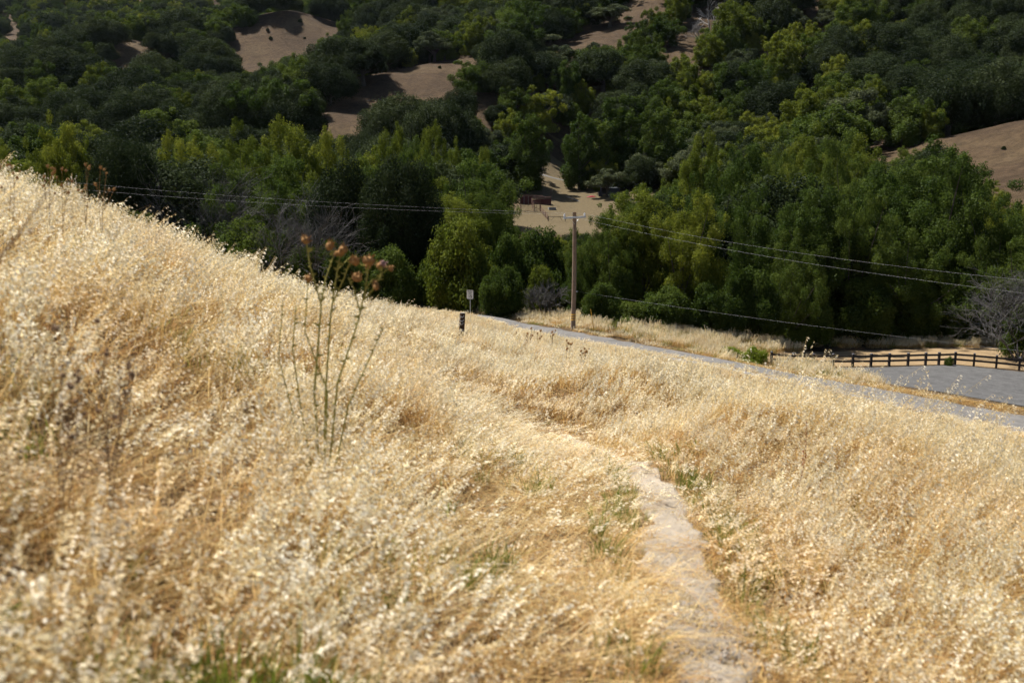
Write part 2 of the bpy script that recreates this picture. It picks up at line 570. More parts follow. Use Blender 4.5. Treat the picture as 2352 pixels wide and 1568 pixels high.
lot_poly = [tuple(at(*p)[:2]) for p in [(1850, 856, 77), (1930, 846, 81.5), (2050, 845, 82.5), (2190, 839, 84.3), (2352, 853, 82), (2352, 930, 66.5), (2150, 897, 70), (1980, 874, 74)]]
lot_poly[4:6] = [(42.6, 81.5), (60, 79), (75, 62), (50, 60)] + [tuple(at(2352, 930, 66.5)[:2])]
sheet('parking_lot', lot_poly, .05, M['lot'])
field_poly = [tuple(at(*p)[:2]) for p in [(1740, 838, 81), (1930, 843, 82.3), (2195, 837, 84.8), (2352, 850, 82.6)]] + [(60, 80), (62, 100)] + [tuple(at(*p)[:2]) for p in [(2200, 806, 96), (1900, 812, 92), (1790, 818, 87)]]
sheet('mown_field', field_poly, .03, M['straw_field'])
print('ground done')
#GROUND_END

# ------------------------------------------------------------------ trees
def leaf_quads(p, n, s, r, w=.58):
    """one folded rhombic spray of leaves per point"""
    k = len(p)
    n = n / np.linalg.norm(n, axis=1)[:, None]
    t = np.cross(n, r.normal(size=(k, 3))); t /= np.linalg.norm(t, axis=1)[:, None]
    b = np.cross(n, t)
    s = s[:, None]
    V = np.empty((k, 4, 3))
    V[:, 0] = p - t * s; V[:, 1] = p + b * s * w + n * s * .22; V[:, 2] = p + t * s; V[:, 3] = p - b * s * w + n * s * .22
    return V.reshape(-1, 3), np.arange(4 * k).reshape(k, 4)


def crown_mesh(name, lobes, n, size, mat, seed, core=.12, shell=.2, up=.25):
    r = np.random.default_rng(seed)
    L = np.array(lobes, float); c, rad_ = L[:, :3], L[:, 3:6]
    wgt = (rad_.prod(1)) ** (2 / 3); wgt /= wgt.sum()
    N = int(n * 2.6)
    i = r.choice(len(L), N, p=wgt)
    d = r.normal(size=(N, 3)); d /= np.linalg.norm(d, axis=1)[:, None]
    f = 1 - np.abs(r.normal(0, shell, N)); f = np.clip(f, .1, 1.0)
    # uneven lobes with small tufts standing out
    tuft = 1 + .38 * np.sin(d[:, 0] * 9 + i * 1.7) * np.sin(d[:, 1] * 8 + i * 2.3) * np.sin(d[:, 2] * 7 + i)
    p = c[i] + d * rad_[i] * (f * tuft)[:, None]
    p = p + r.normal(0, 1, p.shape) * (rad_[i].mean(1) * .11)[:, None]
    inner = np.zeros(N, bool)
    for k in range(len(L)):
        q = (((p - c[k]) / rad_[k]) ** 2).sum(1)
        inner |= (q < .52) & (i != k)
    keep = (~inner) | (r.random(N) < core)
    keep &= p[:, 2] > .15
    p, d, i, f = p[keep][:n], d[keep][:n], i[keep][:n], f[keep][:n]
    nn = d + r.normal(0, .62, p.shape); nn[:, 2] += up
    s = size * r.uniform(.6, 1.35, len(p))
    V, Q = leaf_quads(p, nn, s, r)
    tone = np.clip(.5 + .22 * np.sin(i * 12.9898) + r.normal(0, .2, len(p)), 0, 1)
    return np_mesh(name, V, Q, mat, False, np.repeat(tone, 4), 'rnd')


def trunk_mesh(name, lobes, h, r0, seed, mat, split=.3, nl=7, lean=.4, sides=7):
    r = random.Random(seed)
    m = MB()
    top = Vector((r.uniform(-lean, lean), r.uniform(-lean, lean), h * .8))
    def tr(t): return Vector((top.x * t + .15 * r0 * math.sin(t * 9 + seed), top.y * t, top.z * t))
    m.tube([(0, 0, -.6)] + [tr(t) for t in (0.0, .12, .3, .5, .75, 1)], [r0 * 1.45, r0 * 1.25, r0, r0 * .82, r0 * .55, r0 * .34, r0 * .1], sides)
    pick = r.sample(list(lobes), min(nl, len(lobes)))
    for lb in pick:
        e = Vector(lb[:3]); t0 = split + r.uniform(-.06, .2)
        a = tr(min(t0, .85))
        if e.z < a.z + .3: a = tr(max(.1, (e.z / (h * .8)) * .7))
        md = a.lerp(e, .5) + Vector((r.uniform(-.4, .4), r.uniform(-.4, .4), r.uniform(-.2, .5)))
        m.tube([a, a.lerp(md, .5), md, md.lerp(e, .5) + Vector((0, 0, .15)), e], [r0 * .5, r0 * .4, r0 * .3, r0 * .2, r0 * .06], 5)
    return m.mesh(name, mat, True)


def dome_lobes(seed, n, W, Hh, zc, rmin, rmax, zmin=-.25, flat=1.0, inner=True, rpow=.25):
    r = np.random.default_rng(seed)
    out = []
    a, b = W / 2 - rmax * .75, Hh - zc - rmax * .75
    lop = 1 + .16 * r.normal(size=4)
    while len(out) < n:
        d = r.normal(size=3); d /= np.linalg.norm(d)
        if d[2] < zmin: continue
        f = r.random() ** rpow
        k = 1 + .13 * math.sin(math.atan2(d[1], d[0]) * 3 + seed) + .08 * math.sin(math.atan2(d[1], d[0]) * 5 + 2 * seed)
        q = r.uniform(rmin, rmax)
        zz = zc + d[2] * (b if d[2] > 0 else zc * .85) * f
        out.append((d[0] * a * f * k, d[1] * a * f * k, zz, q, q, q * flat))
    if inner:
        out.append((0, 0, zc + .1 * Hh, a * .8, a * .8, b * .72))
    return out


def spire_lobes(seed, n, W, Hh, z0, rmin, rmax, stretch, fat=.38, leaders=5):
    """upright broad-leaved crown: many stretched sprays, several pointed leaders"""
    r = np.random.default_rng(seed)
    ld = [(r.normal(0, W * .17), r.normal(0, W * .17), r.uniform(.74, .98)) for _ in range(leaders)]
    ld[0] = (0, 0, 1.0)
    out = []
    while len(out) < n:
        lx, ly, lh = ld[r.integers(leaders)]
        t = r.random() ** .85
        z = z0 + (Hh * lh - z0 - rmax * .4) * t
        prof = max(.08, 1 - abs((t - .4) / .62) ** 2.2) ** .6
        a = r.uniform(0, 6.283); f = math.sqrt(r.uniform(.15, 1))
        q = r.uniform(rmin, rmax) * (1.05 - .5 * t)
        R = max(0, W / 2 * prof - q * .7) * f
        out.append((lx * (.4 + t) + math.cos(a) * R, ly * (.4 + t) + math.sin(a) * R, z, q, q, q * stretch))
    out.append((0, 0, z0 + (Hh - z0) * .42, W * .24, W * .24, (Hh - z0) * .3))
    return out


KIND = {}   # name -> (W, H, [(crown mesh, trunk mesh)], far collection)


def add_kind(key, W, Hh, gens, mat, n, size, tr, **kw):
    var = []
    for k, lobes in enumerate(gens):
        cm = crown_mesh(key + '_crown', lobes, n, size, M[mat], 100 + k * 17 + len(KIND) * 7, **kw)
        tm = trunk_mesh(key + '_trunk', lobes, Hh, tr[0], k + 5, M['bark'], tr[1], tr[2])
        var.append((cm, tm))
    KIND[key] = (W, Hh, var)


add_kind('alder', 10.5, 18, [spire_lobes(s, 140, 10.5, 18, 1.4, .6, 1.6, 1.15, .5, 6) for s in (1, 2, 3)], 'bright', 64000, .108, (.24, .2, 9), shell=.3)
add_kind('willow', 11.5, 16, [spire_lobes(s, 140, 11.5, 16, .8, .6, 1.6, 1.1, .55, 8) for s in (11, 12, 13)], 'mid', 64000, .106, (.24, .15, 8), shell=.3)
add_kind('live_oak', 13, 12, [dome_lobes(s, 110, 13, 12, 4.6, .8, 1.7) for s in (21, 22, 23)], 'dark', 56000, .115, (.42, .18, 8), shell=.26)
add_kind('hill_oak', 14, 11.5, [dome_lobes(s, 75, 14, 11.5, 4.2, 1.0, 2.0) for s in (31, 32, 33, 34)], 'dark', 28000, .17, (.42, .18, 7), shell=.24)
add_kind('valley_oak', 15, 13, [dome_lobes(s, 60, 15, 13, 6.0, .8, 1.7, -.3, .7, False, .6) for s in (41, 42)], 'sage', 15000, .23, (.5, .25, 14), shell=.3)
add_kind('hill_broadleaf', 10, 12, [spire_lobes(s, 75, 10, 12, .8, .8, 1.5, 1.15, .45, 4) for s in (51, 52, 53)], 'bright', 22000, .18, (.2, .2, 6), shell=.28)
add_kind('hill_green', 11, 11.5, [spire_lobes(s, 75, 11, 11.5, .6, .8, 1.6, 1.1, .5, 4) for s in (61, 62, 63)], 'mid', 22000, .18, (.2, .2, 6), shell=.28)
add_kind('scrub', 6, 5, [dome_lobes(s, 90, 6, 5, 1.6, .4, .85, -.5) for s in (71, 72, 73)], 'mid', 22000, .095, (.08, .1, 7), shell=.34)
add_kind('lush_bush', 2.6, 1.7, [dome_lobes(s, 30, 2.6, 1.7, .4, .25, .45) for s in (81, 82)], 'lush', 7000, .05, (.05, .1, 6))
add_kind('tall_tree', 11, 20, [spire_lobes(s, 150, 11, 20, 1.5, .8, 1.5, 1.25, .42, 4) for s in (91, 92)], 'mid', 26000, .2, (.35, .15, 8), shell=.3)

TREES = []


def put_tree(kind, x, y, height, width, name, label, cat, group=None, var=None, mat=None, z=None):
    W, Hh, vs_ = KIND[kind]
    k = random.randrange(len(vs_)) if var is None else var
    root = thing(name, label, cat, (x, y, (h1(x, y) if z is None else z) - .05), random.uniform(0, 6.28), group)
    root.scale = (width / W, width / W * random.uniform(.9, 1.1), height / Hh)
    cr = link('crown', vs_[k][0], root)
    link('trunk', vs_[k][1], root)
    if mat:
        cr.material_slots[0].link = 'OBJECT'; cr.material_slots[0].material = M[mat]
    TREES.append((x, y, width / 2))
    return root


def plant(kind, px, top, wpx, Y, name, label, cat, group=None, var=None, mat=None):
    """top and width read off the print at a surveyed distance; the foot is wherever the ground is"""
    x = at(px, 600, Y)[0]
    z0 = h1(x, Y)
    Hh = at(px, top, Y)[2] - z0
    return put_tree(kind, x, Y, Hh, wpx / F * Y, name, label, cat, group, var, mat)


ORD = 'first second third fourth fifth sixth seventh eighth ninth tenth eleventh twelfth thirteenth fourteenth fifteenth sixteenth seventeenth eighteenth nineteenth twentieth'.split()


def ranked(rows, down=False):
    r_ = sorted(range(len(rows)), key=lambda k: rows[k][0], reverse=down)
    return [(rows[k], ORD[n_]) for n_, k in enumerate(r_)]


GL = ('bright green leafy tree in the creekside row beyond the hillside shoulder', 'leafy trees of the creekside row beyond the shoulder')
GR = ('tall leafy green tree in the creekside row behind the road and rail fence', 'leafy trees of the creekside row behind the road')
GU = ('low dark green shrub at the foot of the creekside trees', 'shrubs at the foot of the creekside trees')
for (px, top, w, Y, kd), nth in ranked([(20, 315, 150, 124, 'alder'), (150, 238, 130, 130, 'alder'), (90, 300, 110, 122, 'alder'), (215, 300, 120, 132, 'alder'), (410, 275, 110, 134, 'alder'), (480, 290, 130, 126, 'alder'),
                          (560, 268, 130, 136, 'alder'), (660, 240, 170, 138, 'alder'), (600, 300, 120, 128, 'alder'), (755, 268, 130, 142, 'alder'), (530, 345, 140, 114, 'willow'), (650, 350, 150, 118, 'willow'),
                          (905, 258, 110, 152, 'alder'), (1000, 252, 100, 150, 'alder'), (1050, 300, 90, 140, 'alder'), (1095, 350, 120, 128, 'willow'), (960, 310, 130, 130, 'willow'), (1120, 420, 120, 116, 'willow')], True):
    plant(kd, px, top, w, Y, 'alder_tree' if kd == 'alder' else 'willow_tree', 'leafy creekside tree beyond the brow, %s from the speed sign going up the valley' % nth, 'tree', GL[1])
for (px, top, w, Y, kd, mt), nth in ranked([(1480, 402, 200, 96, 'alder', None), (1570, 412, 190, 93, 'willow', 'bright'), (1400, 480, 130, 92, 'willow', None), (1640, 372, 190, 106, 'willow', None), (1745, 420, 190, 99, 'willow', None), (1870, 385, 200, 100, 'alder', 'mid'),
                              (2040, 335, 220, 114, 'alder', 'mid'), (2130, 308, 300, 110, 'willow', None), (2230, 370, 190, 108, 'willow', None), (1960, 410, 170, 100, 'willow', None), (1610, 268, 110, 150, 'alder', None),
                              (1700, 290, 150, 140, 'alder', 'mid'), (1850, 265, 170, 146, 'alder', None), (1780, 330, 150, 128, 'willow', None), (1930, 300, 150, 136, 'willow', None), (2290, 440, 170, 104, 'willow', None),
                              (1820, 520, 140, 92, 'willow', None), (2080, 480, 180, 100, 'willow', None), (2330, 520, 180, 100, 'willow', None), (1350, 530, 110, 94, 'willow', None)]):
    plant(kd, px, top, w, Y, 'alder_tree' if kd == 'alder' else 'willow_tree', 'tall leafy creekside tree behind the road, %s from the utility pole toward the fence' % nth, 'tree', GR[1], None, mt)
plant('live_oak', 790, 345, 230, 102, 'live_oak', 'big dark live oak next to the bare grey thicket', 'tree', 'dark live oaks behind the thistle', 0)
plant('live_oak', 920, 335, 230, 99, 'live_oak', 'big dark live oak between its twin and the bright shrub behind the sign', 'tree', 'dark live oaks behind the thistle', 1)
plant('live_oak', 300, 285, 250, 112, 'valley_oak', 'dark spreading oak with bare limbs showing, beyond the hillside shoulder', 'tree', None, 2)
plant('scrub', 1062, 490, 180, 92, 'bright_shrub', 'tall bright green shrub behind the speed limit sign', 'shrub', None, 0, 'bright')
plant('scrub', 570, 490, 190, 97, 'rounded_shrub', 'rounded mid green shrub below the bare grey thicket, past the brow', 'shrub', None, 1, 'mid')
for (px, top, w, Y), nth in ranked([(430, 520, 170, 98), (700, 560, 130, 94), (330, 470, 150, 104), (1170, 520, 110, 96), (1245, 515, 140, 99), (1150, 600, 110, 88), (1440, 690, 130, 85.5), (1530, 650, 150, 87), (1640, 640, 130, 88), (1740, 600, 130, 90), (1860, 640, 140, 93),
                      (1010, 560, 130, 94), (900, 560, 150, 93), (780, 540, 150, 94), (1385, 640, 110, 86), (1980, 620, 150, 98), (2100, 640, 160, 101), (2230, 640, 150, 100)], True):
    plant('scrub', px, top, w, Y, 'creek_shrub', 'dark creek shrub, %s from the fence corner going up the valley' % nth, 'shrub', GU[1])
# by the corral
plant('tall_tree', 1205, 250, 105, 262, 'tall_tree', 'tall narrow dark green tree beside the corral', 'tree', None, 0)
for px, top, w, Y in [(1328, 252, 95, 268), (1372, 268, 110, 272), (1440, 212, 130, 275), (1495, 235, 110, 270)]:
    plant('tall_tree', px, top, w, Y, 'tall_tree', 'tall dark green tree in the clump beside the pasture track', 'tree', 'clump of tall trees beside the pasture track')
# on the hill
plant('valley_oak', 845, 88, 140, 337, 'lone_oak', 'lone dark oak with forked trunk on the bare grass saddle', 'tree', None, 0, 'dark')
plant('valley_oak', 1215, 62, 150, 372, 'valley_oak', 'wide pale grey-green oak standing on the grass spur', 'tree', None, 1)
plant('valley_oak', 1392, 6, 115, 412, 'valley_oak', 'round pale green oak high on the bare grass spur', 'tree', None, 0)
plant('valley_oak', 1290, 95, 110, 352, 'valley_oak', 'pale oak growing below the two spur oaks', 'tree', None, 1)

CLEAR = [([(527, 140), (548, 70), (580, 45), (640, 28), (690, 26), (735, 46), (780, 42), (745, 75), (728, 95), (755, 112), (700, 120), (640, 130), (590, 142)], 495),
         ([(270, 97), (300, 86), (325, 98), (330, 132), (290, 132)], 425),
         ([(740, 268), (800, 222), (825, 188), (910, 160), (980, 148), (1088, 133), (1080, 152), (1020, 182), (940, 195), (880, 215), (840, 268), (790, 275)], 330),
         ([(1280, 96), (1340, 66), (1430, 16), (1470, -20), (1510, -10), (1450, 60), (1370, 95), (1300, 105)], 400),
         ([(1560, 95), (1595, 35), (1640, 10), (1680, 20), (1620, 80), (1590, 105)], 395),
         ([(1180, 520), (1180, 440), (1250, 405), (1243, 340), (1292, 345), (1318, 400), (1312, 438), (1392, 452), (1388, 505), (1330, 525), (1250, 525)], 290),
         ([(2170, 320), (2352, 270), (2560, 240), (2560, 440), (2330, 440), (2290, 405), (2240, 355)], 215),
         ([(0, 18), (30, 20), (58, 72), (35, 84), (5, 60)], 800), ([(520, 140), (560, 125), (600, 150), (560, 165)], 470), ([(300, -10), (345, -10), (340, 12), (310, 10)], 850), ([(780, -20), (840, -20), (830, 14), (800, 16)], 700)]
near_edge = np.array([(-160, 120), (-80, 110), (-30, 104), (-8, 99), (6, 92), (18, 92), (30, 101), (60, 110), (130, 118)])
top_line = np.array([(-400, 270), (0, 270), (150, 250), (300, 285), (600, 265), (700, 250), (820, 300), (900, 262), (1000, 258), (1060, 305), (1130, 400), (1175, 520), (1395, 520), (1440, 410), (1560, 415), (1640, 320), (1700, 292), (1850, 275), (2000, 330), (2120, 312), (2250, 345), (2320, 440), (2800, 450)])

cand = []
yy = 104.0
while yy < 640:
    sp = 7.0 if yy < 200 else (9.6 if yy < 460 else 10.5)
    xs = np.arange(-.62 * yy, .62 * yy, sp)
    for x in xs:
        cand.append((x + rng.uniform(-.38, .38) * sp, yy + rng.uniform(-.38, .38) * sp))
    yy += sp * .95
cand = np.array(cand)
gz = H(cand[:, 0], cand[:, 1])
ok = cand[:, 1] > np.interp(cand[:, 0], near_edge[:, 0], near_edge[:, 1]) + 4
for tx, ty, tw in TREES:
    ok &= np.hypot(cand[:, 0] - tx, cand[:, 1] - ty) > tw * .62
hts = np.clip(11.5 * np.exp(rng.normal(0, .28, len(cand))), 6, 18)
creek = cand[:, 1] < 215
hts = np.where(creek, rng.uniform(11, 18, len(cand)), hts)
px0, _ = proj(np.c_[cand, gz])
# tops in the valley stay under the surveyed tree line
lim_py = np.interp(px0, top_line[:, 0], top_line[:, 1]) + rng.uniform(0, 70, len(cand))
e = (784 - lim_py) / F
lim_z = cand[:, 1] * (-SP + e * CP) / (CP + e * SP)
hts = np.where(cand[:, 1] < 240, np.minimum(hts, lim_z - gz), hts)
ok &= hts > 3.2
for ci, (poly, cy_) in enumerate(CLEAR):
    for fr in (0, .3, .6, .9):
        a, b = proj(np.c_[cand, gz + hts * fr])
        for dx in ((-.65, 0, .65) if ci == 5 else (-.3, .3)):
            ok &= ~(inside_np(a + dx * 8 * F / cand[:, 1] * (fr > 0), b, poly) & (cand[:, 1] < cy_ * 1.12))
cand, gz, hts, px0 = cand[ok], gz[ok], hts[ok], px0[ok]
_, py0 = proj(np.c_[cand, gz + hts * .6])

far_pts = []
n_ind = 0
LBL = {'valley_oak': ('pale grey-green open-crowned oak in the wooded hillside', 'pale oaks of the wooded hillside'),
       'hill_oak': ('dark round-crowned oak in the wooded hillside', 'dark oaks of the wooded hillside'),
       'hill_broadleaf': ('bright yellow-green tree in the wooded hillside', 'bright green trees of the wooded hillside'),
       'hill_green': ('mid green rounded tree in the wooded hillside', 'mid green trees of the wooded hillside'),
       'alder': ('leafy tree standing deep in the creekside wood', 'trees deep in the creekside wood'),
       'willow': ('leafy tree standing deep in the creekside wood', 'trees deep in the creekside wood'),
       'live_oak': ('leafy tree standing deep in the creekside wood', 'trees deep in the creekside wood')}
count = {}
order = np.argsort(-(hts / cand[:, 1]))
for i in order:
    x, y = cand[i]; h_ = hts[i]; px, py = px0[i], py0[i]
    u = rng.random()
    if y < 215:
        kd = 'alder' if u < .45 else 'willow'
        if u > .9: kd = 'live_oak'
    else:
        pb, pg = .12, .2
        if px > 1480 and px < 2000 and py < 420: pb, pg = .42, .28
        elif px >= 2000: pb, pg = .05, .12
        elif px > 1000: pb, pg = .2, .3
        elif y > 560: pb, pg = .15, .5
        kd = 'hill_broadleaf' if u < pb else ('hill_green' if u < pb + pg else 'hill_oak')
        if 950 < px < 2050 and u > .87: kd = 'valley_oak'
    W, Hh, _v = KIND[kd]
    w_ = h_ * (W / Hh) * rng.uniform(.85, 1.25)
    if y < 215: w_ = max(w_, 5.5)
    vis = abs(px - 1176) < 1250 and py > -80 and py < 760
    lb = LBL[kd]
    if vis and y < 420 and count.get(lb[1], 0) < 290:
        count[lb[1]] = count.get(lb[1], 0) + 1
        nm = {'hill_oak': 'hillside_oak', 'valley_oak': 'pale_oak', 'hill_broadleaf': 'hillside_broadleaf', 'hill_green': 'hillside_green_tree', 'alder': 'alder_tree', 'willow': 'willow_tree', 'live_oak': 'live_oak'}[kd]  # bright and mid green hill trees are of no identified species
        put_tree(kd, x, y, h_, w_, nm, lb[0], 'tree', lb[1], None, None, gz[i])
    else:
        far_pts.append((x, y, gz[i], h_ / Hh, w_ / W, kd))
print('trees', count, 'far', len(far_pts))


def scatter(name, pts, rot, scl, idx, meshes, label, cat):
    """one countless growth: points carrying copies of a few tufts"""
    col = bpy.data.collections.new(name + '_tufts')
    for k, m in enumerate(meshes):
        o = bpy.data.objects.new('%s_tuft_%02d' % (name, k), m); col.objects.link(o)
    me = bpy.data.meshes.new(name)
    pts = np.asarray(pts, np.float32)
    me.vertices.add(len(pts)); me.vertices.foreach_set('co', pts.ravel())
    for an, ty, arr, fld in (('rot', 'FLOAT_VECTOR', rot, 'vector'), ('scl', 'FLOAT_VECTOR', scl, 'vector'), ('idx', 'INT', idx, 'value')):
        a = me.attributes.new(an, ty, 'POINT'); a.data.foreach_set(fld, np.asarray(arr, np.int32 if ty == 'INT' else np.float32).ravel())
    o = link(name, me)
    for m in meshes[:1]:
        me.materials.append(m.materials[0])
    ng = bpy.data.node_groups.new(name, 'GeometryNodeTree')
    ng.interface.new_socket('Geometry', in_out='INPUT', socket_type='NodeSocketGeometry')
    ng.interface.new_socket('Geometry', in_out='OUTPUT', socket_type='NodeSocketGeometry')
    N = ng.nodes
    gi, go = N.new('NodeGroupInput'), N.new('NodeGroupOutput')
    ci = N.new('GeometryNodeCollectionInfo'); ci.inputs['Collection'].default_value = col
    ci.inputs['Separate Children'].default_value = True; ci.inputs['Reset Children'].default_value = True
    ip = N.new('GeometryNodeInstanceOnPoints'); ip.inputs['Pick Instance'].default_value = True
    def na(nm, ty):
        n = N.new('GeometryNodeInputNamedAttribute'); n.data_type = ty; n.inputs['Name'].default_value = nm
        return n.outputs['Attribute']
    e2r = N.new('FunctionNodeEulerToRotation')
    Lk = ng.links.new
    Lk(gi.outputs[0], ip.inputs['Points']); Lk(ci.outputs[0], ip.inputs['Instance'])
    Lk(na('idx', 'INT'), ip.inputs['Instance Index']); Lk(na('rot', 'FLOAT_VECTOR'), e2r.inputs[0]); Lk(e2r.outputs[0], ip.inputs['Rotation'])
    Lk(na('scl', 'FLOAT_VECTOR'), ip.inputs['Scale']); Lk(ip.outputs[0], go.inputs[0])
    md = o.modifiers.new('growth', 'NODES'); md.node_group = ng
    return tag(o, label, cat, kind='stuff')


far_mesh, far_first = [], {}
for kd in ('hill_oak', 'hill_broadleaf', 'hill_green', 'alder', 'willow', 'live_oak', 'valley_oak'):
    far_first[kd] = len(far_mesh); far_mesh += [v[0] for v in KIND[kd][2]]
# rows of woodland right across the farthest ridge
yy = 650.0
extra = []
while yy < 1180:
    for x in np.arange(-.6 * yy, .6 * yy, 11.5):
        extra.append((x + rng.uniform(-5, 5), yy + rng.uniform(-5, 5)))
    yy += 11
extra = np.array(extra); ez = H(extra[:, 0], extra[:, 1])
a, b = proj(np.c_[extra, ez + 4])
ok = np.ones(len(extra), bool)
for poly, cy_ in CLEAR[7:]:
    ok &= ~inside_np(a, b, poly)
ok &= wob(extra[:, 0], extra[:, 1], .012, 77) > -.75
for (x, y), z in zip(extra[ok], ez[ok]):
    u = rng.random(); kd = 'hill_green' if u < .5 else ('hill_broadleaf' if u < .62 else 'hill_oak')
    s_ = rng.uniform(.7, 1.15)
    far_pts.append((x, y, z, s_, s_ * rng.uniform(.9, 1.3), kd))
scatter('distant_woodland', [(p[0], p[1], p[2] - .2) for p in far_pts], [(0, 0, rng.uniform(0, 6.28)) for p in far_pts], [(p[4], p[4], p[3]) for p in far_pts],
        [far_first[p[5]] + rng.integers(len(KIND[p[5]][2])) for p in far_pts], far_mesh, 'far-off oak woodland covering the upper hills', 'woodland')
print('trees done', len(far_pts))


def twig_mesh(name, seed, Hh, W, r0, mat, depth=5, kids=3, spread=.55, sides=3, stems=5, gnarl=.2, minr=.006):
    """bare branching shrub or snag"""
    r = random.Random(seed); m = MB()
    def grow(p, d, ln, rr, dep):
        pts = [p]
        for k in range(3):
            d = (d + Vector((r.uniform(-gnarl, gnarl), r.uniform(-gnarl, gnarl), r.uniform(-gnarl * .6, gnarl * .7)))).normalized()
            pts.append(pts[-1] + d * ln / 3)
        m.tube(pts, [rr, rr * .88, rr * .76, rr * .62], sides if dep < depth - 1 else 4, False)
        if dep > 0:
            for k in range(kids):
                q = pts[1].lerp(pts[3], (k + .6) / kids)
                a = Vector((r.gauss(0, 1), r.gauss(0, 1), r.gauss(.15, .6))).normalized()
                grow(q, (d + a * spread * 1.6).normalized(), ln * r.uniform(.55, .8), max(minr, rr * .55), dep - 1)
    for s_ in range(stems):
        a = r.uniform(0, 6.28)
        grow(Vector((math.cos(a) * .15, math.sin(a) * .15, -.1)), Vector((math.cos(a) * W / Hh * .6, math.sin(a) * W / Hh * .6, 1)).normalized(), Hh * .42, r0, depth)
    return m.mesh(name, mat)


def bare(px, base_Y, top, name, label, cat, seed, W, r0, mat, depth, kids, spread, stems, group=None, minr=.012, gnarl=.2):
    x = at(px, 600, base_Y)[0]; z0 = h1(x, base_Y); Hh = at(px, top, base_Y)[2] - z0
    root = thing(name, label, cat, (x, base_Y, z0), 0, group)
    link('branches', twig_mesh('branches', seed, Hh, W, r0, M[mat], depth, kids, spread, 3, stems, gnarl, minr), root)
    return root


bare(690, 95.5, 405, 'bare_thicket', 'bare grey leafless thicket beside the big dark live oak', 'shrub', 3, 6, .07, 'grey_twig', 4, 4, .5, 8)
bare(478, 109, 350, 'bare_thicket', 'small bare grey tangle among the bright creekside trees', 'shrub', 8, 5, .06, 'grey_twig', 4, 4, .5, 6)
bare(1252, 89, 625, 'bare_bush', 'half bare grey bush in front of the creek shrubs beside the pole', 'shrub', 12, 4, .05, 'grey_twig', 4, 4, .55, 5)
bare(2362, 87, 560, 'bare_bush', 'large grey half bare bush overhanging the mown field behind the fence', 'shrub', 14, 6, .08, 'grey_twig', 4, 4, .6, 7, None, .012, .3)
bare(1615, 385, -10, 'dead_snag', 'bleached leafless snag on the bare hillside patch', 'dead tree', 17, 8, .28, 'bleached', 4, 3, .5, 2, 'snags on the bare patch', .05, .28)
bare(1590, 380, 40, 'dead_snag', 'bleached leafless snag on the bare hillside patch', 'dead tree', 19, 8, .25, 'bleached', 4, 3, .6, 2, 'snags on the bare patch', .05, .28)
bare(1125, 225, 470, 'dead_snag', 'small white dead tree at the wood edge near the corral', 'dead tree', 23, 5, .16, 'bleached', 4, 3, .5, 1, None, .04, .28)
plant('scrub', 1240, 605, 90, 90.5, 'yellowish_shrub', 'yellow-green shrub growing through the half bare grey bush', 'shrub', None, 0, 'bright')
plant('scrub', 2375, 690, 130, 88.5, 'leafy_shrub', 'leafy green shrub growing through the large half bare bush', 'shrub', None, 1, 'mid')
for px, py, w in [(615, 74, 9), (622, 92, 10), (690, 58, 12), (700, 96, 7), (1010, 160, 9), (2305, 345, 12)]:
    q = hit(px, py)
    put_tree('scrub', q[0], q[1], w / F * q[1] * .8, w / F * q[1], 'knoll_shrub', 'small dark shrub dotted on a bare grassy knoll or saddle', 'shrub', 'small shrubs dotted on the bare knolls', None, 'dark')
print('bare done')
#TREES_END

# ------------------------------------------------------------------ grass
class Tuft:
    def __init__(s, seed):
        s.r = np.random.default_rng(seed); s.V = []; s.C = []

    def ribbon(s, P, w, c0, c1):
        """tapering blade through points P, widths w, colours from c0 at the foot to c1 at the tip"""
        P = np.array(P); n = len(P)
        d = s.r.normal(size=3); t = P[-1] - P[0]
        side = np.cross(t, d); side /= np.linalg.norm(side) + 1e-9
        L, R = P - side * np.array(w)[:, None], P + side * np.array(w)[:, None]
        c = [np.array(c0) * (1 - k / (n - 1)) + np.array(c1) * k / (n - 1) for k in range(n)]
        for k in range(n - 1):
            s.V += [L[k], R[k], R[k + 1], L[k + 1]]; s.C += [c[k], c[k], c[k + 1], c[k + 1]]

    def rhomb(s, a, d, ln, w, n, c):
        d = d / (np.linalg.norm(d) + 1e-9)
        b = np.cross(d, n); b /= np.linalg.norm(b) + 1e-9
        f = np.cross(b, d)
        m = a + d * ln * .42
        s.V += [a, m + b * w + f * w * .6, a + d * ln, m - b * w + f * w * .6]
        s.C += [c * .9, c, c * 1.04, c]

    def mesh(s, name, mat):
        V = np.array(s.V); return np_mesh(name, V, np.arange(len(V)).reshape(-1, 4), mat, False, np.array(s.C))


GOLD, RUST, STRAW, CREAM, PALE = np.array((.61, .42, .145)), np.array((.455, .27, .105)), np.array((.71, .56, .28)), np.array((.88, .81, .585)), np.array((.92, .88, .745))
GREEN, DULLG = np.array((.15, .20, .030)), np.array((.26, .27, .08))


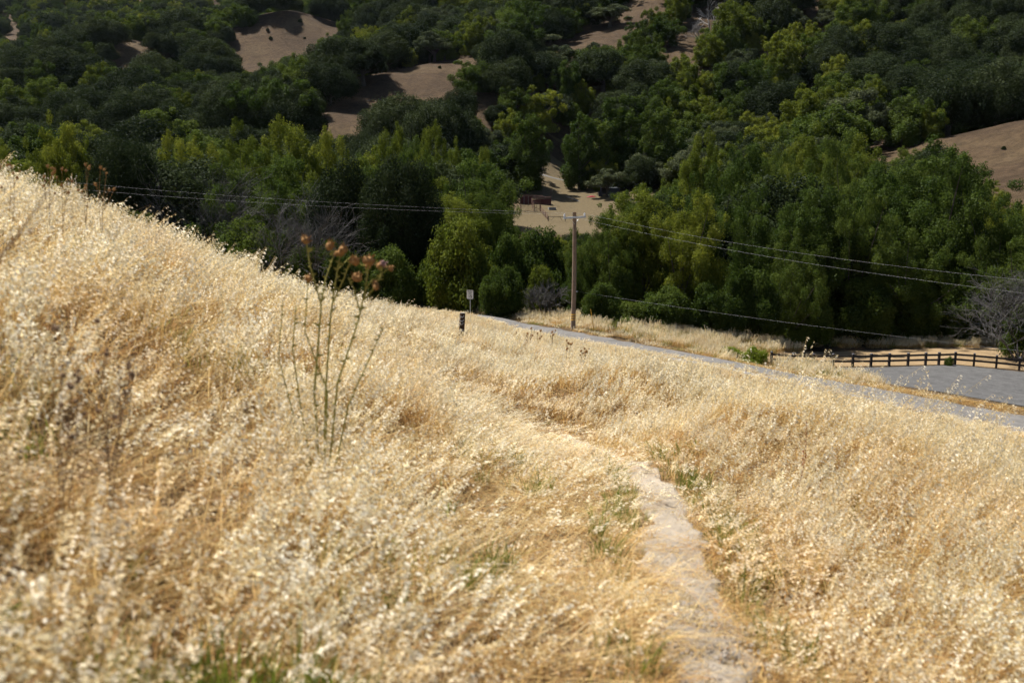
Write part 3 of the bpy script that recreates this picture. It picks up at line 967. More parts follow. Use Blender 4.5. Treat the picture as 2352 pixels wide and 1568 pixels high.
def oat_tuft(seed, R, stems, hmin, hmax, lean, spik, ls=.024, ws=.0030, stem_w=.0013, blades=1.5, seg=5):
    t = Tuft(seed); r = t.r
    for k in range(stems):
        a, q = r.uniform(0, 6.283), R * math.sqrt(r.random())
        b = np.array((q * math.cos(a), q * math.sin(a), -.02))
        h_ = r.uniform(hmin, hmax)
        ld = np.array((lean * r.uniform(.3, 1.7) + r.normal(0, .10), r.normal(0, .16), 0))
        pts = [b + np.array((0, 0, h_)) * u * (1 - .12 * lean * u) + ld * h_ * u ** 1.9 for u in np.linspace(0, 1, seg)]
        base = (GOLD * r.uniform(.8, 1.15) if r.random() < .6 else RUST * r.uniform(.8, 1.2))
        tipc = STRAW * r.uniform(.9, 1.15)
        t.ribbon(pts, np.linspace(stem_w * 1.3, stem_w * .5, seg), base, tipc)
        cr = (CREAM if r.random() < .38 else PALE) * r.uniform(.82, 1.08)
        dn0 = np.array((lean * 1.5 + r.normal(0, .22), r.normal(0, .22), -r.uniform(.45, .9)))
        sd = np.array((lean * 2 + r.normal(0, .4), r.normal(0, .5), .1)); sd /= np.linalg.norm(sd)
        ns = int(spik * r.uniform(.5, 1.4))
        for j in range(ns):
            u = .60 + .40 * (j + r.random()) / ns
            f = u * (seg - 1); i = min(int(f), seg - 2); p = pts[i] * (1 - f + i) + pts[i + 1] * (f - i)
            p2 = p + (sd + r.normal(0, .45, 3)) * r.uniform(.008, .032) * (1.25 - u * .6)
            dn = dn0 + r.normal(0, .16, 3)
            n0 = r.normal(size=3); c = cr * r.uniform(.9, 1.08)
            l2 = ls * r.uniform(.8, 1.25)
            t.rhomb(p2, dn, l2, ws * r.uniform(.8, 1.3), n0, c)
            t.rhomb(p2, dn + r.normal(0, .2, 3), l2 * .95, ws * r.uniform(.8, 1.3), n0 + r.normal(size=3) * .5, c * r.uniform(.9, 1.06))
            if seg > 4: t.ribbon([p, p2], [.0006, .0004], tipc, tipc)
    for k in range(int(stems * blades)):
        a, q = r.uniform(0, 6.283), R * math.sqrt(r.random())
        b = np.array((q * math.cos(a), q * math.sin(a), -.02)); h_ = r.uniform(.12, .42) * hmax / .7
        d = np.array((r.normal(lean * .5, .5), r.normal(0, .5), 0))
        pts = [b + np.array((0, 0, 1)) * h_ * (u - .45 * u * u * r.uniform(.4, 1.3)) + d * h_ * u * u for u in np.linspace(0, 1, 4)]
        c = (STRAW if r.random() < .45 else RUST * 1.15) * r.uniform(.75, 1.15)
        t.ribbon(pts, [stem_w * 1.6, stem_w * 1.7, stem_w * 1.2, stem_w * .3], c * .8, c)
    return t.mesh('oat_tuft', M['grass'])


def thatch_tuft(seed, R, n, hmax, w, flat, lodged=0):
    t = Tuft(seed); r = t.r
    for k in range(n):
        a, q = r.uniform(0, 6.283), R * math.sqrt(r.random())
        b = np.array((q * math.cos(a), q * math.sin(a), r.uniform(-.01, .03)))
        h_ = r.uniform(.3, 1) * hmax
        d = np.array((r.normal(.25, .8), r.normal(0, .8), 0)) * flat
        pts = [b + np.array((0, 0, 1)) * h_ * (u - .5 * u * u * r.uniform(.3, 1.4)) + d * h_ * u ** 1.4 for u in np.linspace(0, 1, 4)]
        c = (STRAW if r.random() < .4 else (RUST * 1.1 if r.random() < .6 else GOLD)) * r.uniform(.65, 1.15)
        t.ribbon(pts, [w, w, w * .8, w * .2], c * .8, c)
    for k in range(lodged):
        a = r.normal(.35, .5); q = np.array((math.cos(a), math.sin(a), r.uniform(.12, .55))) * r.uniform(.35, .75)
        b = np.array((r.uniform(-R, R), r.uniform(-R, R), r.uniform(.02, .12)))
        c = STRAW * r.uniform(.8, 1.15)
        t.ribbon([b, b + q * .5 + np.array((0, 0, .02)), b + q], [w * .9, w * .8, w * .4], c, c)
    return t.mesh('thatch_tuft', M['grass'])


def green_tuft(seed, R, n, hmax, w, col=GREEN, splay=.5):
    t = Tuft(seed); r = t.r
    for k in range(n):
        a, q = r.uniform(0, 6.283), R * math.sqrt(r.random())
        b = np.array((q * math.cos(a), q * math.sin(a), -.01)); h_ = r.uniform(.4, 1) * hmax
        d = np.array((math.cos(a), math.sin(a), 0)) * r.uniform(.1, 1) * splay + np.array((.1, 0, 0))
        pts = [b + np.array((0, 0, 1)) * h_ * (u - .25 * u * u) + d * h_ * u * u for u in np.linspace(0, 1, 4)]
        c = col * r.uniform(.7, 1.3) if r.random() < .75 else DULLG * r.uniform(.8, 1.3)
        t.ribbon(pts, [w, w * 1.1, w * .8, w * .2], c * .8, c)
    return t.mesh('green_tuft', M['grass'])


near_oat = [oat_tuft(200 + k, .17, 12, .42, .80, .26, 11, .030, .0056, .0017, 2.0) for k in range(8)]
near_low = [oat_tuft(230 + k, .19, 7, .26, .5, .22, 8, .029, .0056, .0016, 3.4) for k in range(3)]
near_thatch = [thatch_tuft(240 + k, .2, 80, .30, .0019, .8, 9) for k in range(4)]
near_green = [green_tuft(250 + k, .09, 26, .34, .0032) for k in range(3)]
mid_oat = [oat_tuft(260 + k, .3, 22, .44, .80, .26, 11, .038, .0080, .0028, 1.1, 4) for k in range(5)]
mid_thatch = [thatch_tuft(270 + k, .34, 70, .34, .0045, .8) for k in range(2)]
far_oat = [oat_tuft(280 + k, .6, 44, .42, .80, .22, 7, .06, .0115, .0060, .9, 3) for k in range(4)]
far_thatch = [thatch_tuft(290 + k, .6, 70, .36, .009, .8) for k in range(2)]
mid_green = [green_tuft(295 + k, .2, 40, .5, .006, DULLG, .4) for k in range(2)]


def path_dist(x, y):
    """signed distance to the path's centre line, right positive"""
    P = path_line[:, :2]
    d = np.full(np.shape(x), 1e9); sg = np.ones(np.shape(x))
    for a, b in zip(P[:-1], P[1:]):
        e_ = b - a; L2 = (e_ ** 2).sum() + 1e-9
        t = np.clip(((x - a[0]) * e_[0] + (y - a[1]) * e_[1]) / L2, 0, 1)
        dx, dy = x - a[0] - t * e_[0], y - a[1] - t * e_[1]
        q = np.hypot(dx, dy); m = q < d
        d = np.where(m, q, d); sg = np.where(m, np.sign(e_[1] * dx - e_[0] * dy), sg)
    return d * sg


def road_dist(x, y):
    P = road_line[:, :2]
    d = np.full(np.shape(x), 1e9); sg = np.ones(np.shape(x))
    for a, b in zip(P[:-1:3], P[3::3]):
        e_ = b - a; L2 = (e_ ** 2).sum() + 1e-9
        t = np.clip(((x - a[0]) * e_[0] + (y - a[1]) * e_[1]) / L2, 0, 1)
        dx, dy = x - a[0] - t * e_[0], y - a[1] - t * e_[1]
        q = np.hypot(dx, dy); m = q < d
        d = np.where(m, q, d); sg = np.where(m, np.sign(e_[1] * dx - e_[0] * dy), sg)
    return d * sg         # near (camera) side positive


THX, THY = at(735, 1010, 6.3)[:2]        # the tall thistle's foot


def grass_height(x, y):
    pd = path_dist(x, y)
    base = np.where(pd > 0, np.clip(.34 + pd * .03, .34, .45), np.clip(.30 - pd * .03, .30, .42))
    base = np.where(y > 12, np.clip(base, .33, .42), base)
    base = base * (1 + .8 * np.exp(-((x - THX) ** 2 + (y - THY + .25) ** 2) / .25))
    wide = np.where((pd < 0) & (y > 5) & (y < 17), 2.4, .55)
    edge = np.clip((np.abs(pd) - .15) / wide, np.where(wide > 1, .13, .34), 1)
    return base * edge * (1 + .22 * wob(x, y, .55, 21) + .12 * wob(x, y, 1.9, 22))


def spread(n, r0, r1, a0=-36, a1=36):
    r = np.sqrt(rng.uniform(r0 * r0, r1 * r1, n)); a = np.radians(rng.uniform(a0, a1, n))
    return r * np.sin(a), r * np.cos(a)


def eul(n, tilt=.12, zr=.7):
    return np.c_[rng.normal(0, tilt, n), rng.normal(0, tilt, n), rng.normal(0, zr, n)]


def lay(name, x, y, meshes, pick, sc_xy, sc_z, rot, label, cat, up=0.0):
    z = H(x, y)
    return scatter(name, np.c_[x, y, z + up], rot, np.c_[sc_xy, sc_xy, sc_z], pick, meshes, label, cat)


# near slope, 0.6 to 14 m
def area(r0, r1, a=72): return math.radians(a) / 2 * (r1 * r1 - r0 * r0)


x, y = spread(int(area(.7, 14) * 28), .7, 14)
x2, y2 = spread(500, .5, 4.5, -180, 180)
x, y = np.r_[x, x2], np.r_[y, y2]
pd = path_dist(x, y)
gh = grass_height(x, y)
ok = (np.abs(pd) > np.interp(y, [6, 9, 14], [.26, .19, .14]) + .14 * rng.random(len(x)) + .06 * wob(x, y, 1.3, 95) - .03) & ~((np.hypot(x, y) < .75) | ((np.abs(x) < .35) & (y < 1.6) & (y > -1)))
x, y, pd, gh = x[ok], y[ok], pd[ok], gh[ok]
matted = wob(x, y, .22, 31) + .6 * wob(x, y, .7, 32) + np.where(pd < 0, .2, -.35) + np.where((y < 4.2) & (x < .3), .55, 0)
u = rng.random(len(x))
k_oat = np.clip(.62 - .42 * matted, .08, .85)
low = (u > k_oat) & (u < k_oat + np.clip(.15 + .2 * matted, .08, .4))
idx = np.where(u < k_oat, rng.integers(0, 8, len(x)), np.where(low, 8 + rng.integers(0, 3, len(x)), 11 + rng.integers(0, 4, len(x))))
sxy = rng.uniform(.85, 1.2, len(x)); sz = np.where(idx < 8, gh / .62, np.where(idx < 11, gh / .5, gh / .5)) * rng.uniform(.8, 1.15, len(x))
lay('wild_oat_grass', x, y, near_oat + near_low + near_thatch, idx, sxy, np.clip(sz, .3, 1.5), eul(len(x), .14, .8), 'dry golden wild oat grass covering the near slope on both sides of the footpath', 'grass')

# green blades among the dry ones
x, y = spread(3200, 1.0, 13)
pd = path_dist(x, y)
w = wob(x, y, .3, 41) + .5 * wob(x, y, 1.2, 42)
ok = ((np.abs(pd) < .62) & (np.abs(pd) > .17) & (rng.random(len(x)) < .55)) | ((w > .75) & (np.abs(pd) > .5) & (rng.random(len(x)) < .55)) | ((x < -.1) & (y < 3.4) & (pd < -.7) & (rng.random(len(x)) < .7))
x, y = x[ok], y[ok]
s_ = rng.uniform(.35, 1.1, len(x)) * np.where(np.abs(pd[ok]) < .3, .5, 1)
lay('green_grass_blades', x, y, near_green, rng.integers(0, 3, len(x)), s_, s_, eul(len(x), .15, 3), 'scattered fresh green grass blades along the footpath edges', 'grass')

# fresh green patch close by at the foot of the left slope
x, y = spread(300, 1.6, 3.6, -36, -6)
ok = (path_dist(x, y) < -.5) & (wob(x, y, .6, 45) > -.25)
x, y = x[ok], y[ok]; s_ = rng.uniform(.8, 1.4, len(x))
lay('green_grass_patch', x, y, near_green, rng.integers(0, 3, len(x)), s_, s_, eul(len(x), .2, 3), 'patch of fresh green grass among dry oats at the foot of the steep slope', 'grass')

# taller single oats standing out of the brow
tall_oat = [oat_tuft(340 + q, .06, 2, .75, 1.0, .42, 16, .031, .0056, .0017, .5) for q in range(4)]
x, y = spread(420, 6.0, 15, 6, 33)
xb, yb = spread(70, 7.0, 14, -33, -8)
x, y = np.r_[x, xb], np.r_[y, yb]
ok = np.abs(path_dist(x, y)) > .8
x, y = x[ok], y[ok]
s_ = rng.uniform(.75, 1.1, len(x)) * np.where(x < 0, .7, 1)
lay('tall_oat_stalks', x, y, tall_oat, rng.integers(0, 4, len(x)), s_, s_, eul(len(x), .12, .5), 'taller nodding oat stalks standing out above the grass brow', 'grass')

# straw litter trodden onto the path
k = 620
i = rng.integers(20, len(path_line) - 40, k)
off = np.c_[rng.choice([-1, 1], k) * rng.normal(.24, .1, k), rng.normal(0, .1, k)]
x, y = path_line[i, 0] + off[:, 0], path_line[i, 1] + off[:, 1]
flatm = [thatch_tuft(300 + q, .12, 16, .05, .0016, 3.2) for q in range(3)]
lay('straw_litter', x, y, flatm, rng.integers(0, 3, k), rng.uniform(.6, 1.3, k), np.full(k, .5), eul(k, .05, 3), 'bits of loose straw trodden onto the pale footpath', 'straw', .035)

# crumbs of dry soil on the path
M['clod'] = plain('soil_clod', (.26, .225, .185), .95, .1, 0, .3, 40)
clods = []
for q in range(4):
    r_ = np.random.default_rng(400 + q); m_ = MB()
    m_.tube([(0, 0, -.006), (0, 0, -.003), (0, 0, .003), (0, 0, .0065)], [.004, .009, .008, .003], 6)
    m_.v = [tuple(np.array(v_) * r_.uniform(.7, 1.3, 3)) for v_ in m_.v]
    clods.append(m_.mesh('soil_clod', M['clod']))
k = 1500
i = rng.integers(20, len(path_line) - 50, k); off = rng.normal(0, .15, (k, 2))
x, y = path_line[i, 0] + off[:, 0], path_line[i, 1] + off[:, 1]
s_ = rng.lognormal(-.3, .55, k)
scatter('soil_crumbs', np.c_[x, y, H(x, y) + .035], eul(k, .4, 3), np.c_[s_, s_, s_], rng.integers(0, 4, k), clods, 'crumbs of dry grey soil and pebbles on the footpath', 'soil')

POSTX, POSTY = at(1059, 772, 27.2)[:2]      # the lone post keeps its foot clear
# middle slope, 13 to 36 m
x, y = spread(int(area(13, 36) * 15), 13, 36)
pd = path_dist(x, y); gh = grass_height(x, y)
ok = (np.abs(pd) > .3) & ~((np.abs(x - POSTX) < .3) & (y > POSTY - 1.2) & (y < POSTY + .1))
x, y, gh = x[ok], y[ok], gh[ok]
u = rng.random(len(x))
idx = np.where(u < .74, rng.integers(0, 5, len(x)), np.where(u < .985, 5 + rng.integers(0, 2, len(x)), 7 + rng.integers(0, 2, len(x))))
lay('wild_oat_slope', x, y, mid_oat + mid_thatch + mid_green, idx, rng.uniform(.8, 1.2, len(x)), gh / .66 * rng.uniform(.75, 1.2, len(x)), eul(len(x), .12, .8), 'dry pale oat grass on the middle slope down to the wooden post', 'grass')

# far slope down to the road, and the verge beyond it
x, y = spread(int(area(35, 125) * 3.6), 35, 125, -40, 40)
rd = road_dist(x, y); pd = path_dist(x, y)
rw = np.interp(x, [-2, 12, 26], [1.2, 2.2, 3.2])
ok = (rd > rw + .1 + .6 * rng.random(len(x))) & (np.abs(pd) > .35)
xs_, ys_ = x[ok], y[ok]
ghf = np.clip(.55 * (1 + .25 * wob(xs_, ys_, .2, 51)), .3, .8) * np.clip((rd[ok] - 1.5) / np.interp(xs_, [-2, 26], [4, 12]), .36, 1)
u = rng.random(len(xs_))
idx = np.where(u < .74, rng.integers(0, 4, len(xs_)), 4 + rng.integers(0, 2, len(xs_)))
lay('wild_oat_bank', xs_, ys_, far_oat + far_thatch, idx, rng.uniform(.8, 1.25, len(xs_)), ghf / .66 * rng.uniform(.7, 1.25, len(xs_)), eul(len(xs_), .1, .8), 'dry grass on the far bank running down to the gravel road', 'grass')

x, y = spread(20000, 58, 125, -40, 40)
rd = road_dist(x, y)
lotP, fieldP = lot_poly, field_poly
ln = np.interp(x, near_edge[:, 0], near_edge[:, 1])
lw = np.interp(x, [-2, 12, 26], [1.3, 1.9, 2.6])
ok = (rd < -lw - .2 - .3 * rng.random(len(x))) & (y < ln + 4) & ~inside_np(x, y, lotP) & ~inside_np(x, y, fieldP) & (y < 112)
ok &= ~((x > 27) & (y < 95))
for bx, by in ((19.6, 79.5), (18.1, 80.5), (18.6, 77.5)):
    ok &= ~((np.abs(x - bx) < 1.6) & (y < by + .3) & (y > by - 5))
x, y = x[ok], y[ok]
tall = np.clip((-road_dist(x, y) - lw[ok]) / 2.2, .35, 1.25)
u = rng.random(len(x))
verge_green = [green_tuft(310 + q, .5, 60, .8, .011, DULLG * .9, .35) for q in range(2)]
idx = np.where(u < .6, rng.integers(0, 4, len(x)), np.where(u < .82, 4 + rng.integers(0, 2, len(x)), 6 + rng.integers(0, 2, len(x))))
lay('verge_grass', x, y, far_oat + far_thatch + verge_green, idx, rng.uniform(.8, 1.2, len(x)), tall * rng.uniform(.7, 1.3, len(x)), eul(len(x), .1, .8), 'tall straw and green grass on the verge between the road and the creek trees', 'grass')

# low brown strip between the road and the lot, and weeds along the fence
k = 2600
i = rng.integers(0, len(road_line), k); 
d_ = np.gradient(road_line[:, :2], axis=0); d_ /= np.linalg.norm(d_, axis=1)[:, None]
nr_ = np.c_[d_[:, 1], -d_[:, 0]]
x = road_line[i, 0] - nr_[i, 0] * rng.uniform(2.7, 4.3, k) + rng.normal(0, .3, k); y = road_line[i, 1] - nr_[i, 1] * rng.uniform(2.7, 4.3, k) + rng.normal(0, .3, k)
ok = (x > 14) & (x < 60); x, y = x[ok], y[ok]
brown = [thatch_tuft(320 + q, .45, 70, .28, .009, .8) for q in range(3)]
u = rng.random(len(x))
idx = np.where(u < .93, rng.integers(0, 3, len(x)), 3)
lay('strip_grass', x, y, brown + [green_tuft(330, .3, 40, .25, .01)], idx, rng.uniform(.7, 1.2, len(x)), rng.uniform(.4, 1.0, len(x)), eul(len(x), .1, 3), 'low dry brown grass strip between the gravel road and the parking lot', 'grass')
print('grass done')
#GRASS_END

# ------------------------------------------------------------------ built things
M['pole_wood'] = plain('pole_wood', (.20, .145, .105), .9, .15, 0, .25, 5, .2)
M['galv'] = plain('galvanised_steel', (.52, .55, .58), .45, .5, .35, .1, 4)
M['porcelain'] = plain('grey_porcelain', (.55, .57, .60), .25, .5, 0, .05, 4)
M['yellow'] = plain('yellow_paint', (.60, .33, .03), .6, .4, 0, .1, 4)
M['wire'] = plain('weathered_wire', (.22, .22, .23), .5, .4, .2, .1, 2)
M['sign_white'] = plain('sign_white', (.80, .80, .78), .45, .4, 0, .05, 3)
M['black'] = plain('black_paint', (.012, .012, .013), .6, .3, 0, .1, 4)
M['dark_timber'] = plain('dark_timber', (.040, .031, .026), .85, .2, 0, .3, 7, .2)
M['post_cap'] = plain('post_cap_metal', (.13, .125, .135), .5, .5, .2, .15, 4)
M['old_post'] = plain('old_post_wood', (.055, .036, .024), .95, .1, 0, .45, 9, .5)
M['maroon'] = plain('maroon_paint', (.080, .020, .018), .65, .3, 0, .3, 3)
M['rust_pipe'] = plain('rusty_pipe', (.085, .040, .030), .8, .2, 0, .3, 5)
M['concrete'] = plain('trough_concrete', (.22, .22, .215), .9, .2, 0, .2, 5)
M['grey_wood'] = plain('grey_wood', (.2, .185, .17), .9, .1, 0, .2, 5)
M['red_plastic'] = plain('red_plastic', (.45, .05, .06), .4, .5, 0, .1, 2)
M['navy'] = plain('navy_paint', (.012, .016, .035), .4, .5, 0, .1, 2)
M['tyre'] = plain('tyre_rubber', (.012, .012, .012), .9, .2, 0, .1, 2)
M['membrane'] = plain('grey_liner', (.15, .16, .185), .5, .4, 0, .12, 3)


def ground(px, py, Y):
    p = at(px, py, Y); return Vector((p[0], p[1], h1(p[0], p[1])))


# utility pole
B = ground(1316, 757, 80)
topz = at(1319, 487, 80)[2]
PH = topz - B.z
up = thing('utility_pole', 'tall brown wooden utility pole with pale crossarm beside the gravel road', 'utility pole', B)
lean = (at(1319.5, 487, 80)[0] - at(1316, 757, 80)[0])
shaft = lambda t: Vector((lean * t + .05 * math.sin(t * 3.1), .04 * math.sin(t * 2.2), PH * t))
MB().tube([shaft(-.06)] + [shaft(t) for t in (0, .15, .3, .45, .6, .75, .9, 1)], [.205, .20, .19, .182, .174, .166, .158, .15, .145], 12).build('pole', M['pole_wood'], up, True)
for t in (.083, .105, .127):
    c = shaft(t); MB().tube([c - Vector((0, 0, .045)), c + Vector((0, 0, .045))], .199, 12).build('yellow_band', M['yellow'], up, True)
armd = Vector((.72, .69, 0)).normalized()
ac = shaft(.955) + Vector((0, -.2, 0))
a0, a1 = ac - armd * 1.28, ac + armd * 1.28
xarm = MB().bar(a0, a1, .11, .13).build('crossarm', M['galv'], up)
MB().tube([ac + Vector((0, -.09, 0)), ac + Vector((0, .38, 0))], .022, 6).build('bolt', M['galv'], xarm)
for s_ in (-1, 1):
    MB().bar(ac + armd * .55 * s_ + Vector((0, 0, -.05)), shaft(.90) + Vector((0, -.16, 0)), .03, .01).build('brace', M['galv'], xarm)
ins = []
for e_ in (a0 + armd * .1, a1 - armd * .1):
    m = MB(); z = .065
    m.tube([e_ + Vector((0, 0, k)) for k in (z, z + .05, z + .06, z + .11, z + .12, z + .15, z + .16, z + .21, z + .23, z + .27)], [.03, .03, .085, .085, .05, .05, .075, .075, .04, .035], 10)
    o = m.build('insulator', M['porcelain'], up, True)
    ins.append(B + e_ + Vector((0, 0, z + .2)))
lo = shaft(.325)
MB().tube([lo + Vector((.17, -.05, 0)), lo + Vector((.30, -.08, 0))], .04, 8).build('insulator', M['porcelain'], up, True)


def wire(name, pts, sag, label, r=.013, group=None):
    P = []
    for a, b in zip(pts[:-1], pts[1:]):
        a, b = Vector(a), Vector(b)
        for k in range(24):
            t = k / 24; P.append(a.lerp(b, t) - Vector((0, 0, sag * 4 * t * (1 - t))))
    P.append(Vector(pts[-1]))
    o = MB().tube(P, r, 5).build(name, M['wire'], None, True)
    return tag(o, label, 'wire', group)


wl = [at(100, 393, 94), at(100, 407, 90)]
wr = [at(2352, 612, 54), at(2352, 640, 50.5)]
for k, i_ in enumerate((1, 0)):
    a_, b_ = Vector(wl[k]), Vector(wr[k])
    far_l = ins[i_] + (a_ - ins[i_]) * 1.5; far_r = ins[i_] + (b_ - ins[i_]) * 1.4
    wire('power_line', [far_l, ins[i_], far_r], [.9, .7][0], ['power line on the far end insulator of the crossarm', 'power line on the near end insulator of the crossarm'][k], .0038)
s0 = B + lo + Vector((.30, -.08, 0)); e0 = Vector(at(2352, 797, 60))
wire('service_line', [s0, s0 + (e0 - s0) * 1.3], .35, 'single low line leaving the utility pole halfway up', .0045)

# yellow marker stake and dark stakes
b_ = ground(1365, 757, 79); t_ = Vector(at(1357, 712, 79))
st = thing('marker_stake', 'thin leaning yellow marker stake beside the utility pole', 'stake', b_)
MB().tube([Vector((0, 0, -.1)), (t_ - b_) * .5, t_ - b_], .028, 6).build('shaft', M['yellow'], st)
MB().tube([(t_ - b_) * .98, (t_ - b_) * 1.03], .036, 6).build('cap', M['yellow'], st)
for px, py, Y, hh, lb in [(1144, 754, 79.5, .62, 'short black steel stake at the gravel road edge near the speed sign'), (1228, 776, 72, .85, 'short black steel stake at the gravel road edge near the pole'), (1654, 870, 62, .7, 'short black steel stake above the grass by the road opposite the bushes')]:
    g_ = ground(px, py, Y)
    o = thing('road_stake', lb, 'stake', g_)
    MB().bar((0, 0, -.2), (0, 0, hh), .05, .012).build('flange', M['black'], o)
    MB().box((0, -.022, hh / 2), (.012, .03, hh)).build('web', M['black'], o)

# speed limit sign
sb = ground(1080, 724, 85.5)
sg = thing('speed_sign', 'white speed limit 15 sign on a thin steel post by the road', 'sign', sb, math.radians(-14))
ztop = at(1080, 666, 85.5)[2] - sb.z
MB().box((0, .03, ztop / 2 - .02), (.055, .035, ztop - .02)).build('post', M['galv'], sg)
pw, ph_ = .60, .78


def rounded(w, h_, r, n=5):
    out = []
    for cx, cz, a in ((w / 2 - r, h_ / 2 - r, 0), (-w / 2 + r, h_ / 2 - r, 90), (-w / 2 + r, -h_ / 2 + r, 180), (w / 2 - r, -h_ / 2 + r, 270)):
        for k in range(n + 1):
            t = math.radians(a + 90 * k / n); out.append((cx + r * math.cos(t), cz + r * math.sin(t)))
    return out


def slab(poly, y0, y1, zc):
    n = len(poly); m = MB()
    m.add([(x, y0, z + zc) for x, z in poly] + [(x, y1, z + zc) for x, z in poly], [tuple(range(n)), tuple(reversed(range(n, 2 * n)))] + [(i, (i + 1) % n + 0, (i + 1) % n + n, i + n) for i in range(n)])
    return m


zc = ztop - ph_ / 2
pl_ = slab(rounded(pw, ph_, .05), 0, .004, zc).build('sign_panel', M['sign_white'], sg)
ou, inn = rounded(pw - .03, ph_ - .03, .04), rounded(pw - .06, ph_ - .06, .03)
n = len(ou); m = MB()
m.add([(x, -.003, z + zc) for x, z in ou] + [(x, -.003, z + zc) for x, z in inn], [(i, (i + 1) % n, (i + 1) % n + n, i + n) for i in range(n)])
m.build('border', M['black'], pl_)


def text(body, size, loc, parent, mat, sx=1.0, off=.0):
    cu = bpy.data.curves.new('lettering', 'FONT'); cu.body = body; cu.size = size; cu.align_x = 'CENTER'; cu.align_y = 'CENTER'; cu.offset = off; cu.extrude = .001
    o = bpy.data.objects.new('tmp', cu); C.objects.link(o)
    bpy.context.view_layer.update()
    me = bpy.data.meshes.new_from_object(o.evaluated_get(bpy.context.evaluated_depsgraph_get()))
    bpy.data.objects.remove(o); me.materials.clear(); me.materials.append(mat)
    q = link('lettering', me, parent, loc); q.rotation_euler = (math.pi / 2, 0, 0); q.scale = (sx, 1, 1)
    return q


text('SPEED', .155, (0, -.005, zc + .255), pl_, M['black'], 1.02, .004)
text('LIMIT', .155, (0, -.005, zc + .09), pl_, M['black'], 1.0, .004)
text('15', .36, (0, -.005, zc - .17), pl_, M['black'], 1.0, .012)

# old wooden post with wire
pb = ground(1059, 772, 27.2)
po = thing('wooden_post', 'dark weathered wooden fence post standing alone in the oat grass', 'post', pb)
hh = at(1060, 719, 27.2)[2] - pb.z
R_ = Matrix.Rotation(math.radians(4), 3, 'Y') @ Matrix.Rotation(.35, 3, 'Z')
m = MB(); rr = random.Random(4)
lv = [-.3, .0, .2, .4, .6, .75, .9, 1.0]
for k, t in enumerate(lv):
    for sx, sy in ((-1, -1), (1, -1), (1, 1), (-1, 1)):
        m.v.append(tuple(R_ @ Vector((sx * (.062 + rr.uniform(-.008, .008)), sy * (.055 + rr.uniform(-.008, .008)), t * hh))))
for k in range(len(lv) - 1):
    for q in range(4):
        m.f.append((k * 4 + q, k * 4 + (q + 1) % 4, k * 4 + 4 + (q + 1) % 4, k * 4 + 4 + q))
m.f += [(0, 3, 2, 1), tuple(4 * (len(lv) - 1) + k for k in range(4))]
pt = m.build('timber', M['old_post'], po)
for t in (.35, .6, .72, .88):
    c = R_ @ Vector((-.03, -.06, t * hh))
    MB().tube([c + R_ @ Vector((-.07, -.005, .02)), c + R_ @ Vector((0, -.02, -.02)), c + R_ @ Vector((.05, -.005, .03))], .008, 5).build('wire_staple', M['galv'], po)
MB().box(R_ @ Vector((0, 0, hh + .004)), (.11, .095, .012), R_).build('sawn_top', M['grey_wood'], po)

# rail fence
fx = [1771, 1818.5, 1863.5, 1908, 1953, 1995, 2037, 2081, 2122.5, 2154, 2193, 2238, 2290.5, 2343.5, 2398, 2455]
ends = [at(1771, 842, 80.6), at(2193, 838.5, 84.6), at(2455, 864, 80.5)]
posts = []
for k, px in enumerate(fx):
    if k <= 10: t = (px - 1771) / (2193 - 1771); p = ends[0] * (1 - t) + ends[1] * t
    else: t = (px - 2193) / (2455 - 2193); p = ends[1] * (1 - t) + ends[2] * t
    posts.append(Vector((p[0], p[1], h1(p[0], p[1]))))
fr = thing('rail_fence', 'dark two-rail timber fence around the grey gravel parking lot', 'fence', posts[0])
FH = 1.12
for k, p in enumerate(posts):
    q = p - posts[0]
    d = (posts[min(k + 1, len(posts) - 1)] - posts[max(k - 1, 0)]); ang = math.atan2(d.y, d.x)
    Rz = Matrix.Rotation(ang, 3, 'Z')
    m = MB().box(q + Vector((0, 0, FH / 2 - .1)), (.17, .17, FH + .2), Rz)
    o = m.build('post', M['dark_timber'], fr)
    c = MB(); c.box(q + Vector((0, 0, FH + .012)), (.19, .19, .024), Rz)
    w_ = .085
    bs = [q + Rz @ Vector((sx * w_, sy * w_, FH + .0242)) for sx, sy in ((-1, -1), (1, -1), (1, 1), (-1, 1))]
    c.add(bs + [q + Vector((0, 0, FH + .07))], [(0, 1, 4), (1, 2, 4), (2, 3, 4), (3, 0, 4)])
    c.build('cap', M['post_cap'], o)
for k in range(len(posts) - 1):
    a, b = posts[k] - posts[0], posts[k + 1] - posts[0]
    d = (b - a).normalized(); a2, b2 = a + d * .075, b - d * .075
    for z in (.50, .92):
        dz = Vector((0, -.0, z))
        MB().bar(a2 + dz, b2 + dz + Vector((0, 0, rr.uniform(-.02, .02))), .045, .17).build('rail', M['dark_timber'], fr)

# liner along the near road edge: a low grey gutter with a dark lip
gl = road_line[70:-14]
o = strip('road_gutter', np.c_[gl[:, 0], gl[:, 1]] + np.c_[np.gradient(gl[:, 1]), -np.gradient(gl[:, 0])] / np.hypot(np.gradient(gl[:, 0]), np.gradient(gl[:, 1]))[:, None] * 3.7, .45, .45, .075, M['membrane'], 7, .06, .04, 12)

